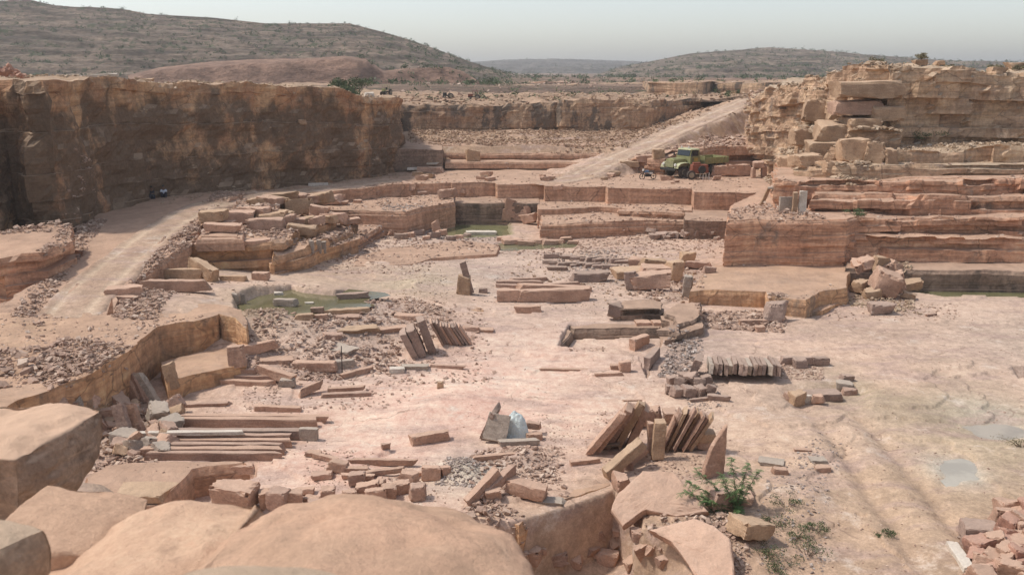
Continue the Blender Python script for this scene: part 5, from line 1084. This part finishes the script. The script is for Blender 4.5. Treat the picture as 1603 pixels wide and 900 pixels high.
SC([(740,790),(890,780),(880,700),(730,705)], 350, .06, .4, 'chip', 'broken pieces in the middle foreground heaps', power=1.5)
SC([(470,640),(660,640),(640,585),(440,590)], 200, .06, .3, 'chip', 'broken pieces below the rubble slope', power=1.5)
SC([(800,480),(1100,480),(1120,400),(800,400)], 500, .08, .45, 'chipbrown', 'broken pieces among the middle blocks', power=1.5)
SC([(640,400),(1130,400),(1130,375),(640,375)], 500, .1, .5, 'chip', 'broken pieces along the foot of the terraces', power=1.5)
print('rubble done')

# ------------------------------------------------ plants
def leafmat(name, c1, c2):
    m, t, b = mat(name); g = t.nodes.new('ShaderNodeNewGeometry'); b.inputs['Roughness'].default_value = .6
    c = mix(t, g.outputs['Random Per Island'], c1, c2); t.links.new(c, b.inputs['Base Color']); return m
M['leaf'] = leafmat('acacia_leaf', (.065, .12, .04), (.12, .18, .065)); M['scrub'] = leafmat('scrub_leaf', (.06, .085, .035), (.12, .14, .065)); M['dry'] = leafmat('dry_scrub_leaf', (.16, .14, .08), (.26, .22, .13)); M['bark'] = plain('bark', (.16, .11, .08), .9)
def tube(bm, pts, r0, r1, seg=5):
    rings = []
    for i, p in enumerate(pts):
        d = (pts[min(i + 1, len(pts) - 1)] - pts[max(i - 1, 0)]).normalized(); a = d.orthogonal().normalized(); b = d.cross(a); r = r0 + (r1 - r0) * i / (len(pts) - 1)
        rings.append([bm.verts.new(p + (a * math.cos(6.283 * k / seg) + b * math.sin(6.283 * k / seg)) * r) for k in range(seg)])
    for A, B in zip(rings, rings[1:]):
        for k in range(seg): bm.faces.new([A[k], A[(k + 1) % seg], B[(k + 1) % seg], B[k]])
def leafquad(bm, p, d, n, L, Wd):
    s = d.cross(n).normalized() * Wd; bm.faces.new([bm.verts.new(p - s * .6), bm.verts.new(p + d * L * .5 - s), bm.verts.new(p + d * L), bm.verts.new(p + d * L * .5 + s)])
def empty(name, loc): 
    o = bpy.data.objects.new(name, None); COL.objects.link(o); o.location = loc; o.empty_display_size = .3; return o
def acacia():
    rn = random.Random(4); l = hit(1150, 800); root = empty('acacia_bush', (l.x, l.y, l.z)); tag(root, 'feathery green thorn bush reaching over the tilted slabs at the bottom', 'bush')
    bb = bmesh.new(); lb = bmesh.new(); k = mpp(l); base = Vector((.1, .2, -.2))
    ends = [(-70,.15,35),(-55,-.4,20),(-30,-.5,60),(10,-.2,70),(-5,-.7,10),(5,-.9,-30),(20,-.6,-45),(35,-.5,-10),(-20,-.9,-55),(28,0,55),(-60,0,55),(-35,-.9,-10),(0,-.5,40),(-45,-.3,0),(15,-1.,-65),(-10,-1.,-40),(-75,-.1,15),(-15,-.2,80),(40,-1.1,-60),(55,-.8,-35),(-5,-1.2,-80),(30,-1.0,-85),(-50,-.9,-30),(-80,-.3,30)]
    for ex, ey, ez in ends:
        e = base + Vector((ex * k * 1.1, ey * 1.1, ez * k * 1.1 + .25)); mid = base.lerp(e, .5) + Vector((rn.uniform(-.1, .1), rn.uniform(-.1, .1), .22)); pts = []
        for i in range(13):
            t = i / 12; pts.append(base * (1 - t) ** 2 + mid * 2 * t * (1 - t) + e * t * t + Vector((rn.uniform(-.02, .02),) * 3))
        tube(bb, pts, .018, .005)
        for i in range(3, 13):
            for q in range(5):
                p = pts[i] + Vector((rn.uniform(-.05, .05), rn.uniform(-.05, .05), rn.uniform(-.05, .05))); d = Vector((rn.uniform(-1, 1), rn.uniform(-1, 1), rn.uniform(-.6, .5))).normalized(); L = rn.uniform(.13, .24)
                n = Vector((0, 0, 1)); side = d.cross(n).normalized()
                for s in range(9):
                    c = p + d * L * s / 9 - Vector((0, 0, .04 * (s / 9) ** 2))
                    for sg in (-1, 1): leafquad(lb, c, (side * sg + d * .4).normalized(), n, .05, .012)
    me = bpy.data.meshes.new('branches'); bb.to_mesh(me); link('branches', me, M['bark'], root); me = bpy.data.meshes.new('foliage'); lb.to_mesh(me); link('foliage', me, M['leaf'], root)
acacia()
def shrub_mesh(name, w, h, n, seed, leaf):
    rn = random.Random(seed); bm = bmesh.new(); cl = [(Vector((rn.gauss(0, .3) * w, rn.gauss(0, .3) * w, rn.uniform(.25, .85) * h)), rn.uniform(.18, .34)) for _ in range(9)]
    for i in range(n):
        c, r = rn.choice(cl); v = Vector((rn.gauss(0, 1), rn.gauss(0, 1), rn.gauss(0, 1))); v = v.normalized() * r * rn.random() ** .4; p = c + Vector((v.x * w, v.y * w, v.z * h * .8)); p.z = max(.02, p.z)
        leafquad(bm, p, Vector((rn.gauss(0, 1), rn.gauss(0, 1), rn.gauss(.3, 1))).normalized(), Vector((rn.gauss(0, 1), rn.gauss(0, 1), 1)).normalized(), leaf, leaf * .35)
    me = bpy.data.meshes.new(name); bm.to_mesh(me); sm = bmesh.new()
    for c, r in cl: tube(sm, [Vector((0, 0, -.1)), c * .5 + Vector((rn.uniform(-.05, .05) * w, 0, 0)), c], .02 * w, .006 * w, 4)
    ms = bpy.data.meshes.new('stems'); sm.to_mesh(ms); return me, ms
def shrub(px, Y, w, h, label, m='scrub', n=900, leaf=.12, group=None, at=None, name='shrub'):
    if at is None: x, _, _ = D(px, Y, 12); z = down(x, Y, 80); p = (x, Y, z)
    else: p = at
    root = empty(name, p); tag(root, label, 'shrub' if name != 'weed' else 'weed', group); fm, sm = shrub_mesh('foliage', w, h, n, int(px * 7 + w * 100), leaf); link('foliage', fm, M[m], root); link('stems', sm, M['bark'], root)
shrub(555, 112, 3.6, 2.4, 'large green bush on the cliff top at the left of the back wall', 'scrub', 2600, .22)
shrub(540, 108, 2.4, 1.5, 'smaller green bush left of the large cliff top bush', 'scrub', 1500, .2)
for i,(a,w,h,lb) in enumerate([(1372,1.0,.8,'small dry shrub on the highest point of the right cliff'),(1436,1.0,.5,'rounded dry shrub on the right cliff skyline'),(1480,.7,.4,'tiny dry shrub on the right cliff skyline'),(1555,1.2,.7,'dry shrub near the right end of the cliff skyline'),(1588,.8,.5,'last small dry shrub at the right end of the skyline')]): shrub(a, 73, w, h, lb, 'dry', 700, .1)
l = hit(1340, 337); shrub(1340, 0, 1.3, .45, 'small green shrub on the ledge of the red benches', 'scrub', 500, .09, at=l)
l = hit(1430, 222); shrub(1430, 0, 2.2, .9, 'grey green scrub at the foot of the right cliff face', 'scrub', 900, .1, at=l)
for i,(a,b,w,h,lb) in enumerate([(1233,792,.7,.25,'low weed beside the broad slab, farthest back'),(1215,822,.8,.28,'low weed right of the broad slab'),(1248,838,.7,.25,'middle weed left of the cart track'),(1275,832,.6,.25,'weed closest to the cart track'),(1262,868,.9,.35,'largest weed left of the cart track'),(1205,868,.8,.3,'weed below the broad slab at the bottom'),(1393,838,.5,.14,'tiny weed in the middle of the cart track'),(1222,896,.8,.3,'weed at the bottom edge below the slab'),(1600,700,1.2,.3,'grassy tuft at the right edge by the puddle')]):
    l = hit(a, b); shrub(a, 0, w, h, lb, 'scrub' if a != 1600 else 'dry', 420, .045, 'weeds beside the cart track', at=l, name='weed')
# scrub on plain and hills: uncountable
def scrub(name, spec, label, seed):
    rn = np.random.default_rng(seed); VV = []; nb = 0; cnt = 0
    for (pa, pb, Ya, Yb, n, s0, s1) in spec:
        for _ in range(n):
            a = rn.uniform(pa, pb); Y = rn.uniform(Ya, Yb); x, _, _ = D(a, Y, 12); z = down(x, Y, 200)
            if z < 9: continue
            s = rn.uniform(s0, s1)
            for q in range(26):
                c = rn.normal(size=3) * np.array([.4, .4, .25]) * s + np.array([x, Y, z + s * .3]); d1 = rn.normal(size=3) * s * .22; d2 = rn.normal(size=3) * s * .22
                VV += [c, c + d1, c + d2]; cnt += 1
    V = np.array(VV); me = bpy.data.meshes.new(name); me.vertices.add(len(V)); me.vertices.foreach_set('co', V.ravel()); me.loops.add(len(V)); me.loops.foreach_set('vertex_index', np.arange(len(V), dtype=np.int32)); me.polygons.add(len(V) // 3); me.polygons.foreach_set('loop_start', np.arange(0, len(V), 3, dtype=np.int32)); me.polygons.foreach_set('use_smooth', np.zeros(len(V) // 3, bool)); me.update(calc_edges=True)
    tag(link(name, me, M['scrub']), label, 'scrub', kind='stuff')
scrub('scrub', [(-300, 800, 245, 440, 1700, .5, 1.5), (950, 1700, 430, 780, 900, .8, 2.4), (640, 1300, 260, 600, 620, .7, 2.0), (620, 1250, 150, 300, 150, .4, 1.2), (560, 800, 190, 240, 90, .5, 1.8), (600, 1150, 124, 160, 70, .3, .9), (600, 1100, 1100, 1800, 160, 2, 4)], 'dark green thorn scrub dotting the plain and the stony hills', 3)

# ------------------------------------------------ vehicles
M['olive'] = plain('olive_paint', (.25, .245, .11), .6); M['olivelight'] = plain('faded_olive_paint', (.42, .41, .24), .6); M['olivetop'] = plain('cream_paint', (.5, .5, .36), .6); M['dark'] = plain('dark_metal', (.03, .028, .025), .7); M['tyre'] = plain('dusty_tyre', (.075, .06, .05), .95); M['rim'] = plain('dusty_rim', (.30, .25, .18), .7)
M['glass'] = plain('dark_glass', (.02, .025, .03), .1); M['rust'] = plain('rusty_red', (.22, .07, .04), .8); M['white'] = plain('white_paint', (.65, .63, .58), .6); M['blue'] = plain('blue_paint', (.12, .2, .3), .5); M['cloth'] = plain('dark_cloth', (.03, .03, .045), .9); M['shirt'] = plain('white_shirt', (.6, .62, .68), .9); M['skin'] = plain('brown_skin', (.16, .085, .055), .7); M['yellow'] = plain('ochre_paint', (.42, .30, .07), .7)
def bx(bm, c, s, taper=None, rz=0, ry=0):
    r = bmesh.ops.create_cube(bm, size=1); Mx = Matrix.Translation(c) @ Matrix.Rotation(rz, 4, 'Z') @ Matrix.Rotation(ry, 4, 'Y')
    for v in r['verts']:
        q = Vector((v.co.x * s[0], v.co.y * s[1], v.co.z * s[2]))
        if taper and v.co.z > 0: q.x *= taper[0]; q.y *= taper[1]
        v.co = Mx @ q
def cyl(bm, c, r, L, axis='Y', seg=20, r2=None):
    q = bmesh.ops.create_cone(bm, segments=seg, radius1=r, radius2=r if r2 is None else r2, depth=L, cap_ends=True); rot = {'Y': Matrix.Rotation(math.pi / 2, 4, 'X'), 'X': Matrix.Rotation(math.pi / 2, 4, 'Y'), 'Z': Matrix.Identity(4)}[axis]
    for v in q['verts']: v.co = Matrix.Translation(c) @ rot @ v.co
def part(name, parent, m, fn, bev=.02):
    bm = bmesh.new(); fn(bm)
    if bev: bmesh.ops.bevel(bm, geom=[e for e in bm.edges if len(e.link_faces) == 2 and e.calc_face_angle(0) > .6], offset=bev, segments=1, affect='EDGES')
    me = bpy.data.meshes.new(name); bm.to_mesh(me); bm.free(); return link(name, me, M[m], parent)
def wheel(parent, x, y, z, r, wd, name='wheel'):
    w = part(name, parent, 'tyre', lambda b: cyl(b, (x, y, z), r, wd, 'Y', 28), .04); s = 1 if y > 0 else -1
    part('rim', w, 'rim', lambda b: (cyl(b, (x, y + s * wd * .5, z), r * .58, .03, 'Y', 20), cyl(b, (x, y + s * (wd * .5 + .03), z), r * .22, .08, 'Y', 12)), .005); return w
def truck():
    l = hit(1092, 277); r = empty('truck', (l.x - .1, l.y + 1.2, l.z)); r.rotation_euler = (0, 0, R(180 + 33)); tag(r, 'olive green six wheeled military style truck with long bonnet parked on the upper terrace', 'truck')
    part('chassis', r, 'dark', lambda b: (bx(b, (-.1, .42, .95), (6.6, .1, .22)), bx(b, (-.1, -.42, .95), (6.6, .1, .22)), bx(b, (-1.6, 0, .75), (.2, 1.9, .2)), bx(b, (-2.8, 0, .75), (.2, 1.9, .2)), bx(b, (2.3, 0, .75), (.2, 1.9, .2)), bx(b, (.2, 0, .9), (.2, 1.0, .3))))
    part('bonnet', r, 'olive', lambda b: (bx(b, (2.55, 0, 1.45), (1.75, 1.25, .75), (.96, .86)), bx(b, (2.5, 0, 1.85), (1.6, .7, .12), (.95, .7))))
    part('grille', r, 'olivelight', lambda b: [bx(b, (3.46, y, 1.35), (.06, .05, .62)) for y in np.linspace(-.5, .5, 11)], 0)
    for s in (-1, 1):
        def fen(b, s=s):
            pts = [(1.55, .95), (1.75, 1.3), (2.1, 1.48), (2.6, 1.48), (3.1, 1.42), (3.4, 1.2), (3.45, 1.0)]
            for (xa, za), (xb, zb_) in zip(pts, pts[1:]):
                bx(b, ((xa + xb) / 2, s * .98, (za + zb_) / 2), (math.hypot(xb - xa, zb_ - za) + .05, .55, .06), ry=-math.atan2(zb_ - za, xb - xa))
            bx(b, (2.6, s * .74, 1.28), (1.6, .04, .4))
        part('fender', r, 'olivelight', fen, .01)
        hl = part('headlight', r, 'white', lambda b, s=s: cyl(b, (3.5, s * .85, 1.32), .13, .1, 'X', 16), .01)
        d = part('door', r, 'olive', lambda b, s=s: bx(b, (.98, s * 1.06, 1.6), (1.0, .05, .95)), .01)
        part('window', d, 'glass', lambda b, s=s: bx(b, (1.0, s * 1.04, 2.33), (.82, .03, .46)), .005)
        part('door_emblem', d, 'yellow', lambda b, s=s: bx(b, (.95, s * 1.095, 1.75), (.55, .01, .32)), 0)
        part('mirror', r, 'dark', lambda b, s=s: (bx(b, (1.7, s * 1.25, 2.2), (.04, .18, .28)), bx(b, (1.6, s * 1.15, 2.05), (.03, .25, .03))), 0)
        part('running_board', r, 'dark', lambda b, s=s: bx(b, (1., s * 1.05, .75), (1.2, .3, .05)), 0)
    part('bumper', r, 'dark', lambda b: bx(b, (3.65, 0, .85), (.14, 2.2, .24)))
    cab = part('cab', r, 'olive', lambda b: (bx(b, (.95, 0, 1.55), (1.35, 2.05, 1.05)), bx(b, (.38, 0, 2.35), (.1, 1.9, .65)), bx(b, (1.5, .92, 2.35), (.1, .08, .65), ry=-.25), bx(b, (1.5, -.92, 2.35), (.1, .08, .65), ry=-.25), bx(b, (.5, .95, 2.35), (.25, .06, .62)), bx(b, (.5, -.95, 2.35), (.25, .06, .62))))
    part('roof', cab, 'olivelight', lambda b: bx(b, (.92, 0, 2.72), (1.3, 1.95, .14), (.9, .9)), .03)
    part('windscreen', cab, 'glass', lambda b: bx(b, (1.57, 0, 2.36), (.04, 1.72, .52), ry=-.25), .005)
    part('roof_lamp', cab, 'white', lambda b: (cyl(b, (1.4, .5, 2.9), .08, .18, 'Z', 10), cyl(b, (1.4, -.5, 2.9), .08, .18, 'Z', 10)), 0)
    part('fuel_tank', r, 'dark', lambda b: (cyl(b, (.0, .85, .88), .28, .9, 'X', 18), cyl(b, (.0, -.85, .88), .28, .9, 'X', 18)))
    part('spare_wheel', r, 'tyre', lambda b: cyl(b, (.05, 0, 1.65), .52, .26, 'X', 24), .04)
    def bed(b):
        bx(b, (-1.95, 0, 1.28), (3.4, 2.3, .12)); bx(b, (-1.95, 1.13, 1.58), (3.4, .07, .52)); bx(b, (-1.95, -1.13, 1.58), (3.4, .07, .52)); bx(b, (-.28, 0, 1.65), (.08, 2.3, .7)); bx(b, (-3.62, 0, 1.58), (.08, 2.3, .52))
        for x in np.linspace(-3.5, -.4, 6):
            for s in (-1, 1): bx(b, (x, s * 1.18, 1.55), (.07, .06, .6))
    part('cargo_bed', r, 'olive', bed, .01)
    for x in (2.45, -1.55, -2.75):
        for s in (-1, 1): wheel(r, x, s * (.95 if x > 0 else .93), .56, .56, .34)
truck()
def compressor():
    l = hit(1093, 281); r = empty('air_compressor', (l.x, l.y + .3, l.z)); r.rotation_euler = (0, 0, R(8)); tag(r, 'rusty red wheeled air compressor standing in front of the green truck', 'compressor')
    part('body', r, 'rust', lambda b: (bx(b, (.1, 0, 1.05), (1.7, .9, .75), (.92, .85)), bx(b, (-.2, 0, 1.52), (.7, .5, .22)), bx(b, (0, 0, .62), (2.1, .12, .1))))
    part('drum', r, 'dark', lambda b: cyl(b, (.25, -.48, .95), .38, .14, 'Y', 22))
    part('exhaust_pipe', r, 'dark', lambda b: cyl(b, (-.5, .2, 1.75), .04, .5, 'Z', 8), 0)
    for s in (-1, 1): wheel(r, -.85, s * .55, .45, .45, .2)
    for x in (.4, 1.0):
        for s in (-1, 1): part('leg', r, 'white', lambda b, x=x, s=s: bx(b, (x, s * .4, .33), (.07, .07, .66)), 0)
compressor()
def bike():
    l = hit(1014, 281); r = empty('motorcycle', (l.x, l.y, l.z)); r.rotation_euler = (0, 0, R(200)); tag(r, 'small blue and white motorcycle parked left of the green truck', 'motorcycle')
    for x in (-.62, .62):
        def ring(b, x=x):
            n = 20
            for k in range(n):
                a = 6.283 * k / n; a2 = 6.283 * (k + 1) / n; tube(b, [Vector((x + .28 * math.cos(a), 0, .31 + .28 * math.sin(a))), Vector((x + .28 * math.cos(a2), 0, .31 + .28 * math.sin(a2)))], .045, .045, 6)
        w = part('wheel', r, 'tyre', ring, 0); part('hub', w, 'rim', lambda b, x=x: (cyl(b, (x, 0, .31), .08, .12, 'Y', 10), bx(b, (x, 0, .31), (.5, .02, .02)), bx(b, (x, 0, .31), (.02, .02, .5))), 0)
    part('frame', r, 'dark', lambda b: (bx(b, (0, 0, .42), (.55, .2, .3)), bx(b, (-.35, 0, .5), (.6, .06, .06), ry=.4), bx(b, (.5, 0, .65), (.06, .1, .75), ry=-.35)))
    part('tank', r, 'blue', lambda b: bx(b, (.15, 0, .78), (.5, .26, .24), (.8, .7)), .04); part('seat', r, 'dark', lambda b: bx(b, (-.38, 0, .78), (.65, .24, .1)), .03)
    part('handlebar', r, 'dark', lambda b: bx(b, (.4, 0, 1.05), (.05, .7, .04)), 0); part('side_panel', r, 'white', lambda b: bx(b, (-.3, 0, .6), (.35, .28, .2)), .02); part('headlight', r, 'white', lambda b: cyl(b, (.52, 0, .92), .1, .12, 'X', 12), 0)
bike()
def cart(px, Y, L, rz, label, body, h=1.2, load=True, cat='tractor', name='tractor'):
    x, _, _ = D(px, Y, 10); z = down(x, Y); r = empty(name, (x, Y, z)); r.scale = (.62,) * 3; r.rotation_euler = (0, 0, R(rz)); tag(r, label, cat)
    part('chassis', r, 'dark', lambda b: bx(b, (0, 0, .75), (L, .5, .22)))
    part('bonnet', r, body, lambda b: bx(b, (-L * .3, 0, 1.15), (L * .38, .6, .6), (.95, .85)))
    part('seat', r, 'dark', lambda b: (bx(b, (L * .12, 0, 1.2), (.45, .5, .12)), bx(b, (L * .2, 0, 1.45), (.1, .5, .45))))
    part('steering_wheel', r, 'dark', lambda b: cyl(b, (-L * .02, 0, 1.5), .22, .04, 'Z', 14), 0)
    if load: part('canopy', r, body, lambda b: [bx(b, (L * .1, 0, 2.15), (L * .45, 1.3, .07))] + [bx(b, (L * .1 + sx * L * .2, sy * .6, 1.65), (.06, .06, 1.)) for sx in (-1, 1) for sy in (-1, 1)], 0)
    for s in (-1, 1):
        wheel(r, L * .28, s * .75, .65, .65, .35); wheel(r, -L * .36, s * .6, .4, .4, .22)
cart(742, 133, 2.9, 0, 'dark red tractor standing on the plateau above the back wall', 'rust')
cart(701, 136, 2.4, 10, 'low dark tractor left of the red one above the back wall', 'dark', load=False)
cart(604, 121, 2.6, 70, 'dark green tractor behind the right tip of the left cliff', 'olive')
# ------------------------------------------------ people sitting under the cliff
def person(px, py, rz, label, shirt, sc_=1.):
    l = hit(px, py); r = empty('person', (l.x, l.y, l.z)); r.rotation_euler = (0, 0, R(rz)); r.scale = (sc_,) * 3; tag(r, label, 'person', 'people sitting under the dark cliff')
    J = [((0, 0, .16), .15), ((0, .02, .38), .13), ((0, -.02, .58), .15), ((0, -.04, .70), .06), ((0, -.06, .76), .055), ((0, -.07, .86), .095), ((0, -.075, .95), .08),
         ((.17, -.03, .6), .06), ((.24, -.14, .42), .045), ((.14, -.36, .44), .036), ((.08, -.42, .45), .035), ((-.17, -.03, .6), .06), ((-.24, -.14, .42), .045), ((-.14, -.36, .44), .036), ((-.08, -.42, .45), .035),
         ((.11, -.08, .15), .1), ((.15, -.42, .44), .075), ((.14, -.48, .08), .045), ((.15, -.62, .04), .04), ((-.11, -.08, .15), .1), ((-.16, -.40, .42), .075), ((-.14, -.5, .08), .045), ((-.15, -.64, .04), .04)]
    E = [(0,1),(1,2),(2,3),(3,4),(4,5),(5,6),(2,7),(7,8),(8,9),(9,10),(2,11),(11,12),(12,13),(13,14),(0,15),(15,16),(16,17),(17,18),(0,19),(19,20),(20,21),(21,22)]
    def skin(name, idx, m, grow, parent):
        mp = {j: i for i, j in enumerate(idx)}; me = bpy.data.meshes.new(name); me.from_pydata([J[j][0] for j in idx], [(mp[a], mp[b]) for a, b in E if a in mp and b in mp], []); o = link(name, me, M[m], parent)
        md = o.modifiers.new('skin', 'SKIN'); sv = me.skin_vertices[0].data
        for i, j in enumerate(idx): sv[i].radius = (J[j][1] + grow,) * 2; sv[i].use_root = (i == 0)
        o.modifiers.new('sub', 'SUBSURF').levels = 1; o.modifiers['sub'].render_levels = 2
        return o
    skin('body', list(range(23)), 'skin', 0, r); skin('shirt', [2, 1, 0, 7, 8, 11, 12], shirt, .018, r); skin('trousers', [0, 15, 16, 17, 19, 20, 21], 'cloth', .02, r)
    part('hair', r, 'dark', lambda b: bmesh.ops.create_uvsphere(b, u_segments=12, v_segments=8, radius=.105, matrix=Matrix.Translation((0, -.045, .93))), 0)
person(257, 309, 20, 'person in a pale shirt sitting at the foot of the dark cliff', 'shirt'); person(239, 311, -15, 'person in dark clothes sitting left of the one in a pale shirt', 'cloth')
haze()
